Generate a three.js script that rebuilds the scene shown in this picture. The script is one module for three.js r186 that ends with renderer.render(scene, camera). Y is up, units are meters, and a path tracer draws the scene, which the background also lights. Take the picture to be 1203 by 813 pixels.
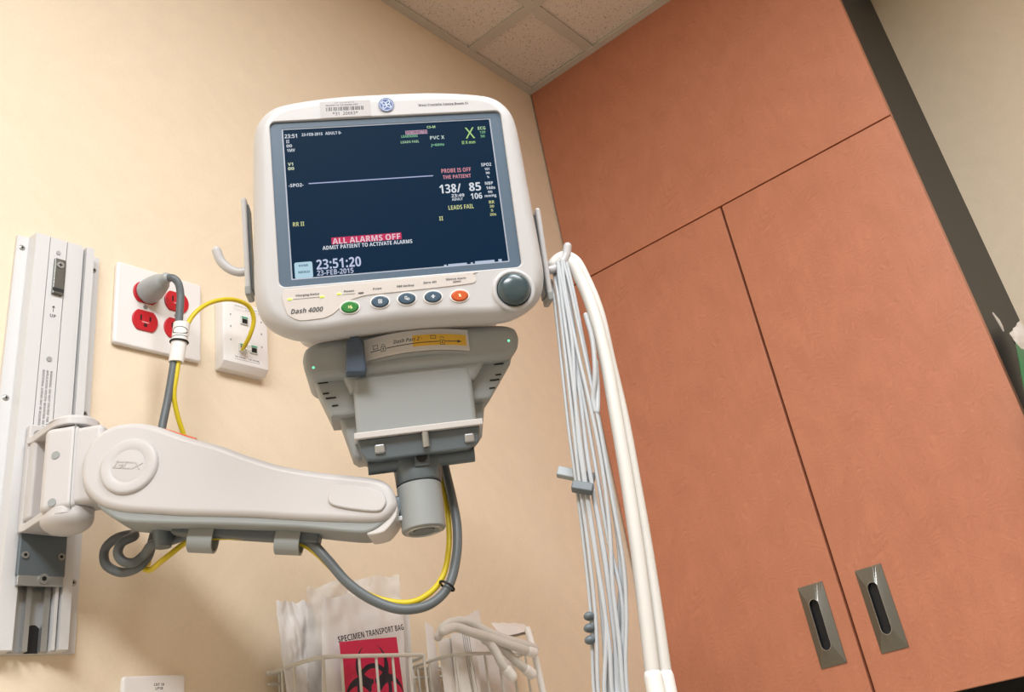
import * as THREE from 'three';
import { RoundedBoxGeometry } from 'three/addons/geometries/RoundedBoxGeometry.js';
import { mergeGeometries, mergeVertices, toCreasedNormals } from 'three/addons/utils/BufferGeometryUtils.js';
import { ImprovedNoise } from 'three/addons/math/ImprovedNoise.js';
import { RectAreaLightUniformsLib } from 'three/addons/lights/RectAreaLightUniformsLib.js';

// ------------------------------------------------------------------ camera, light, exposure
const scene = new THREE.Scene();
const renderer = new THREE.WebGLRenderer({ antialias: true });
renderer.toneMapping = THREE.LinearToneMapping;
renderer.toneMappingExposure = 1.38;
renderer.shadowMap.enabled = true;
RectAreaLightUniformsLib.init();

const CEIL = 2.6;                                   // ceiling height; room corner (back wall / cabinet front) at x = 0, z = 0
const camera = new THREE.PerspectiveCamera(2 * Math.atan(813 / 2 / 1137.45) * 180 / Math.PI, 1203 / 813, 0.02, 30);
camera.setViewOffset(1203, 813, -49.93, 115.62, 1203, 813);   // the photograph is an off-centre crop
camera.position.set(-1.583, 1.10, 1.015);
camera.quaternion.setFromRotationMatrix(new THREE.Matrix4().makeBasis(
  new THREE.Vector3(0.62025, -0.17779, 0.76399),
  new THREE.Vector3(-0.29157, 0.85193, 0.43497),
  new THREE.Vector3(-0.72820, -0.49254, 0.47658)));
scene.add(camera);
scene.background = new THREE.Color(0x000000);

// the room's two ceiling troffers (their glowing fittings are built with the ceiling below)
const TROFFERS = [{ x0: -2.667, x1: -2.057, z0: 0.808, z1: 2.028, power: 22 }, { x0: -1.447, x1: -0.837, z0: 0.808, z1: 2.028, power: 7.5 }];
const LIGHT_COLOR = new THREE.Color().setRGB(0.955, 0.975, 1.0);
for (const t of TROFFERS) {
  const l = new THREE.RectAreaLight(LIGHT_COLOR, t.power, t.x1 - t.x0 - 0.06, t.z1 - t.z0 - 0.06);
  l.position.set((t.x0 + t.x1) / 2, CEIL - 0.006, (t.z0 + t.z1) / 2);
  l.rotation.x = -Math.PI / 2;
  l.name = 'troffer_light'; l.castShadow = true;
  scene.add(l);
}

// ------------------------------------------------------------------ measured layout, in metres (screen lettering in millimetres)
const T = {
  txt: [["23:51",-104.47,72.08,13.24,4.33,"#e9edf5"],["23-FEB-2015",-87.61,72.82,20.9,3.12,"#e9edf5"],["ADULT 0-",-64.09,72.98,16.36,3.29,"#e9edf5"],["II",-103.31,66.28,3.49,3.47,"#e9edf5"],["00",-103.26,61.32,5.8,3.29,"#e9edf5"],["1MV",-103.05,56.46,8.03,3.29,"#e9edf5"],["V1",-102.85,41.35,5.84,3.47,"#e9efc9"],["00",-103.14,36.49,6.33,3.29,"#e9efc9"],["-SPO2-",-103.72,18.33,14.84,3.64,"#e9edf5"],["RR II",-102.27,-23.02,11.41,4.33,"#d9dc9a"],["ALL ALARMS OFF",-65.4,-43.68,66.49,6.06,"#f5d5e0"],["ADMIT PATIENT TO ACTIVATE ALARMS",-75.34,-49.73,87.54,3.99,"#e9edf5"],["23:51:20",-82.77,-66.37,43.38,9.96,"#cfd6f4"],["23-FEB-2015",-82.55,-75.05,35.18,5.2,"#c9cfe9"],["CS-M",39.02,73.95,9.29,2.6,"#cfeeb0"],["DISCONNECTED",17.12,69.02,21.93,3.29,"#3a2030"],["LEARNING",11.69,64.94,17.26,2.95,"#8fd0a0"],["LEADS FAIL",10.55,58.48,19.24,2.6,"#b5dcae"],["PVC X",40.8,61.58,15.49,3.99,"#cfe0d8"],["J=60Hz",41.55,53.44,13.84,2.77,"#8fd0a0"],["X",78.36,64.75,9.95,12.56,"#b4e08a"],["ECG",91.94,69.59,8.79,3.64,"#c5eab0"],["120",93.54,64.84,6.31,2.77,"#8cc890"],["50",93.98,60.29,4.68,2.95,"#8cc890"],["II X mm",73.47,54.16,14.57,3.47,"#b4e08a"],["SPO2",90.58,27.9,10.89,3.64,"#e9edf5"],["101",93.59,22.73,5.72,2.77,"#e9edf5"],["90",94.39,18.37,4.29,2.6,"#e9edf5"],["%",95.16,13.79,2.49,2.6,"#e9edf5"],["PROBE IS OFF",48.51,23.54,31.19,4.5,"#e79aa5"],["THE PATIENT",49.68,16.59,29.19,4.16,"#e79aa5"],["138/",44.38,3.69,22.69,9.53,"#e9edf5"],["85",74.9,4.11,13.15,9.18,"#e9edf5"],["NBP",91.82,6.84,8.89,3.47,"#e9edf5"],["160s",92.68,1.67,9.77,3.12,"#e9edf5"],["90",93.98,-2.93,4.87,2.6,"#e9edf5"],["mmHg",89.94,-7.01,12.48,2.95,"#e9edf5"],["23:49",55.99,-4.42,13.64,3.47,"#e9edf5"],["ADULT",56.34,-8.38,11.09,2.77,"#e9edf5"],["106",75.49,-6.37,12.35,6.41,"#e9edf5"],["LEADS FAIL",51.27,-17.14,26.51,4.68,"#d9dc9a"],["RR",93.37,-14.23,6.1,3.47,"#d9dc9a"],["30",93.77,-18.8,4.85,2.77,"#d9dc9a"],["5",94.54,-23.26,2.64,2.6,"#d9dc9a"],["20s",92.93,-27.68,6.86,2.95,"#d9dc9a"],["II",40.98,-28.07,4.3,4.33,"#d9dc9a"],["HOME",-99.11,-66.01,9.18,2.25,"#41627a"],["MENUS",-99.92,-72.69,11.16,2.25,"#41627a"]],
  red: [[-66.3,-40.0],[2.5,-39.4],[1.5,-46.5],[-66.5,-47.1]],
  pink: [[16.8,71.0],[39.3,71.2],[39.1,66.7],[16.5,66.6]],
  home: [[-103.0,-62.4],[-86.0,-62.5],[-86.1,-79.0],[-103.1,-79.0]],
  line: [[-84.1,18.3],[40.0,19.9]],
  ticks: [[[44.8,-78.2],[63.6,-78.4]],[[71.8,-77.7],[91.6,-77.6]],[[40.6,-78.5],[43.2,-78.5]],[[67.4,-78.4],[69.6,-78.4]],[[95.5,-77.6],[99.0,-77.3]]],
  armTop: [[0.0225,-0.0108],[0.0238,0.0082],[0.0335,0.0269],[0.0481,0.0355],[0.0664,0.0367],[0.0902,0.0306],[0.1242,0.0122],[0.1578,-0.0038],[0.1826,-0.018],[0.2155,-0.0345],[0.2483,-0.0466],[0.281,-0.0564],[0.3054,-0.0639],[0.3172,-0.0712],[0.3229,-0.0816],[0.3243,-0.0928]],
  armBot: [[0.3213,-0.0989],[0.3141,-0.1051],[0.3017,-0.1069],[0.2696,-0.1007],[0.2295,-0.0918],[0.1894,-0.082],[0.1491,-0.0735],[0.1168,-0.0668],[0.0926,-0.0608],[0.0683,-0.0547],[0.0479,-0.0468],[0.0353,-0.037],[0.0266,-0.0252]],
  cap: [[0.0702,-0.0104]],
  oval: [[0.2604,-0.0753],[0.2642,-0.0675],[0.2709,-0.0654],[0.2888,-0.0699],[0.3096,-0.0783],[0.3153,-0.0886],[0.3129,-0.0957],[0.3061,-0.0986],[0.287,-0.0939],[0.2671,-0.0866],[0.2609,-0.0813]],
  clip: [[0.1203,-0.0709],[0.1449,-0.0754],[0.1448,-0.0937],[0.1204,-0.0901],[0.2031,-0.0885],[0.2277,-0.0929],[0.2261,-0.11],[0.2033,-0.1059]],
  cordA: [[-0.9914,1.75,0.05],[-0.9883,1.7468,0.06],[-0.9831,1.7402,0.063],[-0.9787,1.7262,0.062],[-0.9778,1.7094,0.06],[-0.9771,1.6819,0.056],[-0.9778,1.6599,0.053],[-0.9792,1.6274,0.049],[-0.982,1.5904,0.044],[-0.9869,1.5535,0.041],[-0.9896,1.5175,0.04],[-0.9938,1.4774,0.04],[-1.0301,1.4195,0.1053],[-1.032,1.4042,0.103],[-1.0351,1.3874,0.0991],[-1.0418,1.3789,0.0909],[-1.0486,1.3793,0.0745],[-1.0558,1.3923,0.0576],[-1.0565,1.407,0.0567],[-1.0523,1.4147,0.0699],[-1.0426,1.4159,0.0819],[-1.0465,1.4101,0.0929],[-1.0566,1.4045,0.0884],[-1.0589,1.3953,0.0855],[-1.0554,1.3856,0.0899],[-1.0486,1.3825,0.0983],[-1.0427,1.3884,0.1057],[-1.0457,1.3927,0.1259],[-1.0343,1.3933,0.14],[-1.0242,1.3959,0.1525],[-1.0238,1.39,0.1768],[-0.9988,1.3805,0.2126],[-0.9719,1.372,0.2428],[-0.9637,1.3672,0.2529],[-0.9577,1.3596,0.2603],[-0.9496,1.3425,0.2704],[-0.9366,1.3171,0.2833],[-0.9195,1.298,0.298],[-0.9002,1.2862,0.3157],[-0.88,1.2875,0.3311],[-0.8637,1.3012,0.3417],[-0.8534,1.3288,0.3481],[-0.8475,1.3588,0.349],[-0.8439,1.3915,0.344],[-0.8382,1.4226,0.3351],[-0.8317,1.445,0.3273]],
  netA: [[-0.8584,1.6938,0.018],[-0.8636,1.695,0.03],[-0.8649,1.7058,0.045],[-0.867,1.7231,0.056],[-0.8777,1.7353,0.062],[-0.8976,1.7374,0.066],[-0.922,1.7313,0.068],[-0.9443,1.7191,0.066],[-0.9609,1.7015,0.064],[-0.9688,1.6842,0.061],[-0.9724,1.6648,0.058],[-0.9748,1.6427,0.055],[-0.9759,1.6213,0.052],[-0.9757,1.5958,0.047],[-0.9677,1.5718,0.043],[-0.9577,1.5512,0.04],[-0.9475,1.525,0.035],[-1.0214,1.4182,0.0891],[-1.0243,1.4008,0.0855],[-1.0254,1.3851,0.0841],[-1.035,1.3804,0.0914],[-1.0315,1.3765,0.0957],[-1.0338,1.3782,0.1246],[-1.0184,1.3927,0.1437],[-1.0221,1.3867,0.1742],[-0.9964,1.3792,0.2092],[-0.9694,1.3698,0.2394],[-0.9613,1.3633,0.2495],[-0.9534,1.3519,0.2593],[-0.9399,1.3261,0.2759],[-0.9266,1.3087,0.2892],[-0.9092,1.2966,0.3044],[-0.8914,1.2923,0.3202],[-0.8747,1.3003,0.3313],[-0.8625,1.3148,0.3369],[-0.8545,1.3393,0.3404],[-0.8481,1.3661,0.3388],[-0.8446,1.3943,0.3352],[-0.8385,1.4253,0.3268]],
  wires: [[[-0.8177,1.5942,0.507],[-0.8282,1.558,0.513],[-0.8311,1.4808,0.5084],[-0.8342,1.4094,0.5035],[-0.8363,1.3632,0.5002],[-0.8386,1.292,0.4966],[-0.8416,1.2334,0.4919],[-0.8465,1.1773,0.4841],[-0.8469,1.1594,0.4835]],[[-0.8197,1.5973,0.5189],[-0.8206,1.5684,0.5175],[-0.8218,1.4991,0.5156],[-0.8225,1.434,0.5145],[-0.8236,1.369,0.5128],[-0.8246,1.2965,0.5111],[-0.824,1.2506,0.5122],[-0.8276,1.2087,0.5064],[-0.8325,1.1738,0.4988],[-0.8363,1.1557,0.5002]],[[-0.8135,1.5982,0.5212],[-0.8133,1.5656,0.5215],[-0.8129,1.5081,0.5221],[-0.8135,1.445,0.5212],[-0.8146,1.385,0.5195],[-0.8158,1.323,0.5176],[-0.8181,1.2692,0.5139],[-0.8227,1.23,0.5067],[-0.8299,1.1744,0.4953],[-0.837,1.156,0.4991]],[[-0.8247,1.5937,0.5185],[-0.8263,1.5572,0.5159],[-0.8283,1.4939,0.5127],[-0.8307,1.4301,0.509],[-0.8333,1.362,0.5049],[-0.8353,1.2869,0.5017],[-0.8372,1.2282,0.4988],[-0.8438,1.1763,0.4884],[-0.8442,1.1585,0.4877]],[[-0.8101,1.5868,0.4967],[-0.8272,1.556,0.507],[-0.83,1.4882,0.5026],[-0.8335,1.4075,0.4971],[-0.8347,1.3651,0.4953],[-0.837,1.3012,0.4916],[-0.8399,1.2419,0.487],[-0.8452,1.1783,0.4788],[-0.8488,1.1601,0.4806]],[[-0.8197,1.5957,0.5114],[-0.8206,1.5668,0.51],[-0.8235,1.4791,0.5054],[-0.8254,1.4157,0.5025],[-0.828,1.3649,0.4984],[-0.8287,1.2924,0.4972],[-0.8322,1.2263,0.4917],[-0.8361,1.1766,0.4856],[-0.8431,1.1581,0.4895]],[[-0.8241,1.5945,0.5194],[-0.8244,1.5717,0.5189],[-0.8256,1.5023,0.5171],[-0.8302,1.4389,0.5097],[-0.8329,1.3958,0.5056],[-0.8346,1.3379,0.5029],[-0.8361,1.2607,0.5005],[-0.8376,1.2106,0.4982],[-0.8404,1.1751,0.4938],[-0.8408,1.1573,0.4931]],[[-0.8187,1.5969,0.5204],[-0.8192,1.5626,0.5197],[-0.8204,1.5033,0.5177],[-0.8247,1.4304,0.511],[-0.827,1.362,0.5074],[-0.8279,1.2823,0.5059],[-0.8304,1.2239,0.5021],[-0.8352,1.1748,0.4945],[-0.8389,1.1566,0.4961]],[[-0.8139,1.5984,0.5205],[-0.8134,1.5687,0.5212],[-0.8133,1.5132,0.5214],[-0.8137,1.4515,0.5208],[-0.8141,1.3934,0.5202],[-0.8153,1.335,0.5183],[-0.8181,1.2806,0.514],[-0.8235,1.2376,0.5055],[-0.8294,1.2039,0.4962],[-0.8342,1.1759,0.4886],[-0.8412,1.1574,0.4925]],[[-0.822,1.5957,0.5227],[-0.8235,1.561,0.5204],[-0.8238,1.4919,0.5199],[-0.8232,1.427,0.5208],[-0.8235,1.3749,0.5204],[-0.8263,1.3106,0.516],[-0.8305,1.2586,0.5094],[-0.8329,1.2089,0.5056],[-0.8354,1.1734,0.5016],[-0.8359,1.1556,0.5008]],[[-0.8163,1.5958,0.5241],[-0.8159,1.5611,0.5248],[-0.8163,1.5015,0.5242],[-0.8167,1.4361,0.5235],[-0.8176,1.3751,0.5222],[-0.8188,1.3099,0.5203],[-0.8211,1.257,0.5166],[-0.8264,1.2224,0.5083],[-0.8315,1.1961,0.5003],[-0.8344,1.1745,0.4957],[-0.8382,1.1564,0.4973]],[[-0.8186,1.5973,0.5132],[-0.8201,1.5614,0.5108],[-0.8226,1.5075,0.5069],[-0.824,1.4605,0.5046],[-0.8267,1.4162,0.5004],[-0.828,1.3482,0.4984],[-0.8287,1.2846,0.4972],[-0.831,1.2259,0.4936],[-0.835,1.1762,0.4874],[-0.8419,1.1577,0.4913]],[[-0.8211,1.5942,0.524],[-0.8206,1.57,0.5249],[-0.8205,1.5147,0.5251],[-0.8204,1.4622,0.5253],[-0.8207,1.4082,0.5247],[-0.822,1.341,0.5228],[-0.8231,1.2784,0.5209],[-0.8265,1.2351,0.5155],[-0.8317,1.1945,0.5074],[-0.8335,1.1727,0.5046],[-0.834,1.1549,0.5038]],[[-0.8202,1.5975,0.5181],[-0.8216,1.5535,0.5159],[-0.8232,1.5045,0.5134],[-0.8242,1.4393,0.5117],[-0.827,1.3789,0.5074],[-0.8279,1.3135,0.5059],[-0.8296,1.2527,0.5033],[-0.8319,1.2032,0.4997],[-0.8332,1.1741,0.4975],[-0.837,1.156,0.4991]]],
  loopw: [[-0.8119,1.4757,0.5311],[-0.8153,1.4439,0.5277],[-0.8206,1.4214,0.5249],[-0.821,1.435,0.5243],[-0.8189,1.4601,0.5313],[-0.8164,1.4967,0.5353],[-0.817,1.5262,0.5343]],
  hose: [[[-0.8189,1.5982,0.5089],[-0.8144,1.6036,0.5161],[-0.809,1.5969,0.5245],[-0.8034,1.573,0.5296],[-0.8005,1.5358,0.5342],[-0.7997,1.4767,0.5354],[-0.8009,1.4172,0.5336],[-0.8024,1.3571,0.5312],[-0.8048,1.2931,0.5275],[-0.8073,1.2408,0.5235],[-0.8105,1.1813,0.5184]],[[-0.8061,1.6075,0.503],[-0.8009,1.6127,0.5111],[-0.795,1.6057,0.5204],[-0.7908,1.5781,0.5271],[-0.7879,1.5404,0.5317],[-0.7877,1.4808,0.532],[-0.7875,1.42,0.5322],[-0.7888,1.3591,0.5303],[-0.7904,1.294,0.5277],[-0.7923,1.2408,0.5247],[-0.7949,1.1804,0.5205]]],
  hoseEnd: [[-0.8105,1.1813,0.5184],[-0.8107,1.1576,0.5181],[-0.7949,1.1804,0.5205],[-0.7952,1.1564,0.5201]],
  leadclip: [[-0.8335,1.3771,0.4748],[-0.8152,1.3622,0.5036],[-0.8455,1.3541,0.4969],[-0.8353,1.3468,0.5129],[-0.8471,1.3634,0.5056],[-0.8384,1.3509,0.5193]],
  balls: [[-0.8443,1.2388,0.4876],[-0.8453,1.2291,0.486],[-0.846,1.2193,0.485]],
  bag: [[-0.7963,1.3326,0.062],[-0.7764,1.3593,0.062],[-0.7145,1.3701,0.062],[-0.6595,1.3685,0.062],[-0.6493,1.3336,0.062],[-0.6632,1.2547,0.062],[-0.8014,1.2602,0.062]],
  square: [[-0.7633,1.3076,0.066],[-0.6743,1.3181,0.066],[-0.6854,1.2548,0.066],[-0.7752,1.2583,0.066],[-0.7758,1.3125,0.066],[-0.6654,1.3305,0.066]],
  film: [[-0.7897,1.38,0.05],[-0.6372,1.4055,0.05],[-0.6473,1.3312,0.05],[-0.793,1.3306,0.05]],
  leftbag: [[-0.8288,1.3695,0.04],[-0.7708,1.367,0.04],[-0.7821,1.2638,0.04],[-0.8266,1.2656,0.04]],
  rpack: [[-0.6444,1.3161,0.07],[-0.615,1.3181,0.07],[-0.5744,1.3224,0.07],[-0.5529,1.3225,0.07],[-0.4323,1.3261,0.05],[-0.4947,1.3609,0.04],[-0.4687,1.3638,0.04],[-0.4664,1.3401,0.04],[-0.3805,1.3383,0.05],[-0.6508,1.2526,0.07]],
  rt1: [[-0.6284,1.3123,0.095],[-0.6224,1.3227,0.1],[-0.5989,1.3302,0.1],[-0.5769,1.3282,0.105],[-0.5548,1.3163,0.11],[-0.5201,1.3043,0.115],[-0.4872,1.2953,0.12],[-0.4701,1.2908,0.12]],
  rt2: [[-0.6353,1.315,0.11],[-0.611,1.3203,0.11],[-0.5903,1.314,0.115],[-0.5539,1.3066,0.115],[-0.5191,1.2956,0.12],[-0.4819,1.2876,0.12]],
  rt3: [[-0.5793,1.3164,0.105],[-0.5568,1.3066,0.11],[-0.5459,1.2894,0.115],[-0.5417,1.2724,0.12],[-0.5344,1.2624,0.122]],
  rt4: [[-0.5459,1.3068,0.1],[-0.5199,1.2946,0.105],[-0.5031,1.2781,0.11],[-0.4821,1.2643,0.112]],
  strap: [[-0.4537,1.3202,0.1],[-0.4604,1.2896,0.11],[-0.4567,1.2619,0.11],[-0.4542,1.2368,0.11],[-0.4519,1.2185,0.11]],
};
// ------------------------------------------------------------------ helpers
const V3 = (x, y, z) => new THREE.Vector3(x, y, z);
const pn = new ImprovedNoise();
function rngOf(a) { return () => { a |= 0; a = a + 0x6D2B79F5 | 0; let t = Math.imul(a ^ a >>> 15, 1 | a); t = t + Math.imul(t ^ t >>> 7, 61 | t) ^ t; return ((t ^ t >>> 14) >>> 0) / 4294967296; }; }
const names = {};
function numbered(n) { const k = names[n] = (names[n] ?? -1) + 1; return k ? `${n}_${String(k).padStart(3, '0')}` : n; }
function mesh(name, geo, mat, parent) {
  const m = new THREE.Mesh(Array.isArray(geo) ? merge(geo) : geo, mat);
  m.name = parent === scene ? numbered(name) : name; m.castShadow = m.receiveShadow = true; parent.add(m); return m;
}
function merge(list) {
  const g = list.map(a => { const b = a.index ? a.toNonIndexed() : a.clone(); for (const k of Object.keys(b.attributes)) if (!['position', 'normal', 'uv'].includes(k)) b.deleteAttribute(k); if (!b.attributes.uv) b.setAttribute('uv', new THREE.Float32BufferAttribute(new Float32Array(b.attributes.position.count * 2), 2)); return b; });
  return mergeGeometries(g);
}
function thing(name, label, category, pos = [0, 0, 0], group) {
  const o = new THREE.Group(); o.name = numbered(name); o.position.set(...pos); scene.add(o);
  o.userData = { label, category }; if (group) o.userData.group = group; return o;
}
function tag(o, label, category, group) { o.userData = { label, category }; if (group) o.userData.group = group; return o; }
function struct(o) { o.userData.kind = 'structure'; return o; }
function rbox(w, h, d, r = 0.002, x = 0, y = 0, z = 0, s = 2) { return new RoundedBoxGeometry(w, h, d, s, Math.min(r, w / 2.01, h / 2.01, d / 2.01)).translate(x, y, z); }
function box(w, h, d, x = 0, y = 0, z = 0) { return new THREE.BoxGeometry(w, h, d).translate(x, y, z); }
function boxUV(w, h, d, x = 0, y = 0, z = 0, scale = 1, du = 0, dv = 0) {   // box with uv in metres
  const g = new THREE.BoxGeometry(w, h, d), u = g.attributes.uv, n = g.attributes.normal;
  for (let i = 0; i < u.count; i++) {
    const ax = Math.abs(n.getX(i)) > .5, ay = Math.abs(n.getY(i)) > .5;
    u.setXY(i, (u.getX(i) * (ax ? d : w)) / scale + du, (u.getY(i) * (ay ? d : h)) / scale + dv);
  }
  return g.translate(x, y, z);
}
function cyl(r0, r1, h, seg = 32) { return new THREE.CylinderGeometry(r0, r1, h, seg); }
function tube(pts, r, seg = pts.length * 10, rs = 10, closed = false) {
  const c = new THREE.CatmullRomCurve3(pts.map(p => p.isVector3 ? p : V3(...p)), closed, 'centripetal');
  const g = [new THREE.TubeGeometry(c, seg, r, rs, closed)];
  if (!closed) for (const t of [0, 1]) { const s = new THREE.SphereGeometry(r, rs, 6); const p = c.getPoint(t); s.translate(p.x, p.y, p.z); g.push(s); }
  return merge(g);
}
function rod(a, b, r, rs = 8) { return tube([V3(...a), V3(...a).lerp(V3(...b), .5), V3(...b)], r, 2, rs); }
function smoothShape(pts, n = 160, closed = true, tension = .5) {
  const c = new THREE.CatmullRomCurve3(pts.map(p => V3(p[0], p[1], 0)), closed, 'catmullrom', tension);
  return new THREE.Shape(c.getSpacedPoints(n).slice(0, closed ? -1 : undefined).map(p => new THREE.Vector2(p.x, p.y)));
}
function polyShape(pts) { return new THREE.Shape(pts.map(p => new THREE.Vector2(p[0], p[1]))); }
function rrShape(w, h, r, x = 0, y = 0) {
  const s = new THREE.Shape(); const a = x - w / 2, b = y - h / 2, c = x + w / 2, d = y + h / 2;
  s.moveTo(a + r, b); s.lineTo(c - r, b); s.absarc(c - r, b + r, r, -Math.PI / 2, 0); s.lineTo(c, d - r); s.absarc(c - r, d - r, r, 0, Math.PI / 2);
  s.lineTo(a + r, d); s.absarc(a + r, d - r, r, Math.PI / 2, Math.PI); s.lineTo(a, b + r); s.absarc(a + r, b + r, r, Math.PI, Math.PI * 1.5); return s;
}
// extrusion whose front face is at z = front, with a rounded bevel inside the outline
function extr(shape, front, back, bevel = .002, bs = 3) {
  const d = front - back - 2 * bevel;
  return new THREE.ExtrudeGeometry(shape, { depth: d, bevelEnabled: bevel > 0, bevelThickness: bevel, bevelSize: bevel, bevelOffset: -bevel, bevelSegments: bs, curveSegments: 16 }).translate(0, 0, back + bevel);
}
function soft(g, a) { return flatCaps(g, a); }
function ringLoft(rings, capLast = true, capFirst = true, crease = .6) {
  const n = rings[0].length, pos = [], idx = [];
  rings.forEach(r => r.forEach(p => pos.push(p.x, p.y, p.z)));
  for (let k = 0; k + 1 < rings.length; k++) for (let i = 0; i < n; i++) {
    const j = (i + 1) % n, a = k * n + i, b = k * n + j, c = (k + 1) * n + j, d = (k + 1) * n + i; idx.push(a, b, c, a, c, d);
  }
  const cap = (k, flip) => { const c = V3(0, 0, 0); rings[k].forEach(p => c.add(p)); c.divideScalar(n); const o = pos.length / 3; pos.push(c.x, c.y, c.z); for (let i = 0; i < n; i++) { const a = k * n + i, b = k * n + (i + 1) % n; flip ? idx.push(o, b, a) : idx.push(o, a, b); } };
  if (capLast) cap(rings.length - 1, false); if (capFirst) cap(0, true);
  const g = new THREE.BufferGeometry(); g.setAttribute('position', new THREE.Float32BufferAttribute(pos, 3)); g.setIndex(idx);
  return flatCaps(g, crease);
}
function creased(g, a) { const k = g.clone().scale(1000, 1000, 1000); return toCreasedNormals(k, a).scale(.001, .001, .001); }   // smooth at a fine tolerance
function flatCaps(g0, angle) {         // flat faces square to z keep exact normals; only the others are smoothed
  const g = g0.index ? g0.toNonIndexed() : g0, p = g.attributes.position, u = g.attributes.uv, flat = [[], []], uvs = [[], []], sg = [], a = V3(), b = V3(), c = V3();
  for (let i = 0; i < p.count; i += 3) {
    a.fromBufferAttribute(p, i); b.fromBufferAttribute(p, i + 1).sub(a); c.fromBufferAttribute(p, i + 2).sub(a); b.cross(c);
    if (b.lengthSq() < 1e-20) continue; b.normalize(); const k = Math.abs(b.z) > .9995 ? 1 : 0;
    for (let q = 0; q < 3; q++) { flat[k].push(p.getX(i + q), p.getY(i + q), p.getZ(i + q)); uvs[k].push(u ? u.getX(i + q) : 0, u ? u.getY(i + q) : 0); if (k) sg.push(0, 0, Math.sign(b.z)); }
  }
  const mk = k => { const h = new THREE.BufferGeometry(); h.setAttribute('position', new THREE.Float32BufferAttribute(flat[k], 3)); h.setAttribute('uv', new THREE.Float32BufferAttribute(uvs[k], 2)); return h; };
  const out = []; if (flat[0].length) { const h = mk(0); h.computeVertexNormals(); out.push(creased(h, angle)); }
  if (flat[1].length) { const h = mk(1); h.setAttribute('normal', new THREE.Float32BufferAttribute(sg, 3)); out.push(h); }
  return mergeGeometries(out);
}
function polar(poly, th) {             // radius of a star-shaped polygon in direction th
  const dx = Math.cos(th), dy = Math.sin(th); let best = 0;
  for (let i = 0; i < poly.length; i++) {
    const a = poly[i], b = poly[(i + 1) % poly.length], ex = b.x - a.x, ey = b.y - a.y, det = dx * -ey + dy * ex; if (Math.abs(det) < 1e-12) continue;
    const t = (a.x * -ey + a.y * ex) / det, s = (dx * a.y - dy * a.x) / det; if (t > 0 && s >= -1e-9 && s <= 1 + 1e-9) best = Math.max(best, t);
  }
  return best;
}
function canvasTex(w, h, draw, srgb = true) {
  const c = document.createElement('canvas'); c.width = w; c.height = h; const g = c.getContext('2d'); draw(g, w, h);
  const t = new THREE.CanvasTexture(c); if (srgb) t.colorSpace = THREE.SRGBColorSpace; t.magFilter = THREE.LinearFilter; t.anisotropy = 8; return t;
}
function dataTex(n, f, srgb = true) {
  const d = new Uint8Array(n * n * 4);
  for (let y = 0; y < n; y++) for (let x = 0; x < n; x++) { const c = f(x, y), o = (y * n + x) * 4; d[o] = c[0]; d[o + 1] = c[1]; d[o + 2] = c[2]; d[o + 3] = 255; }
  const t = new THREE.DataTexture(d, n, n); t.wrapS = t.wrapT = THREE.RepeatWrapping; t.magFilter = THREE.LinearFilter; t.minFilter = THREE.LinearMipmapLinearFilter; t.generateMipmaps = true; if (srgb) t.colorSpace = THREE.SRGBColorSpace; t.needsUpdate = true; return t;
}
const clamp = v => Math.max(0, Math.min(255, v));
const tnoise = (x, y, n, f, s) => { // tileable noise
  const a = x / n, b = y / n, c = Math.cos, si = Math.sin, T = 6.28318; return pn.noise(c(a * T) * f + s, si(a * T) * f + c(b * T) * f + 7.3, si(b * T) * f + s * 1.7);
};
const std = (color, roughness = .5, o = {}) => new THREE.MeshStandardMaterial({ color, roughness, ...o });
function text(g, s, x, y, w, h, color, font = 'bold', family = 'sans-serif') {   // text stretched into a box, x left, y middle
  const fs = h / .72; g.save(); g.font = `${font} ${fs}px ${family}`; g.fillStyle = color; g.textBaseline = 'alphabetic'; g.textAlign = 'left';
  const m = g.measureText(s).width; g.translate(x, y + h / 2); g.scale(w / m, 1); g.fillText(s, 0, 0); g.restore();
}

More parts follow.
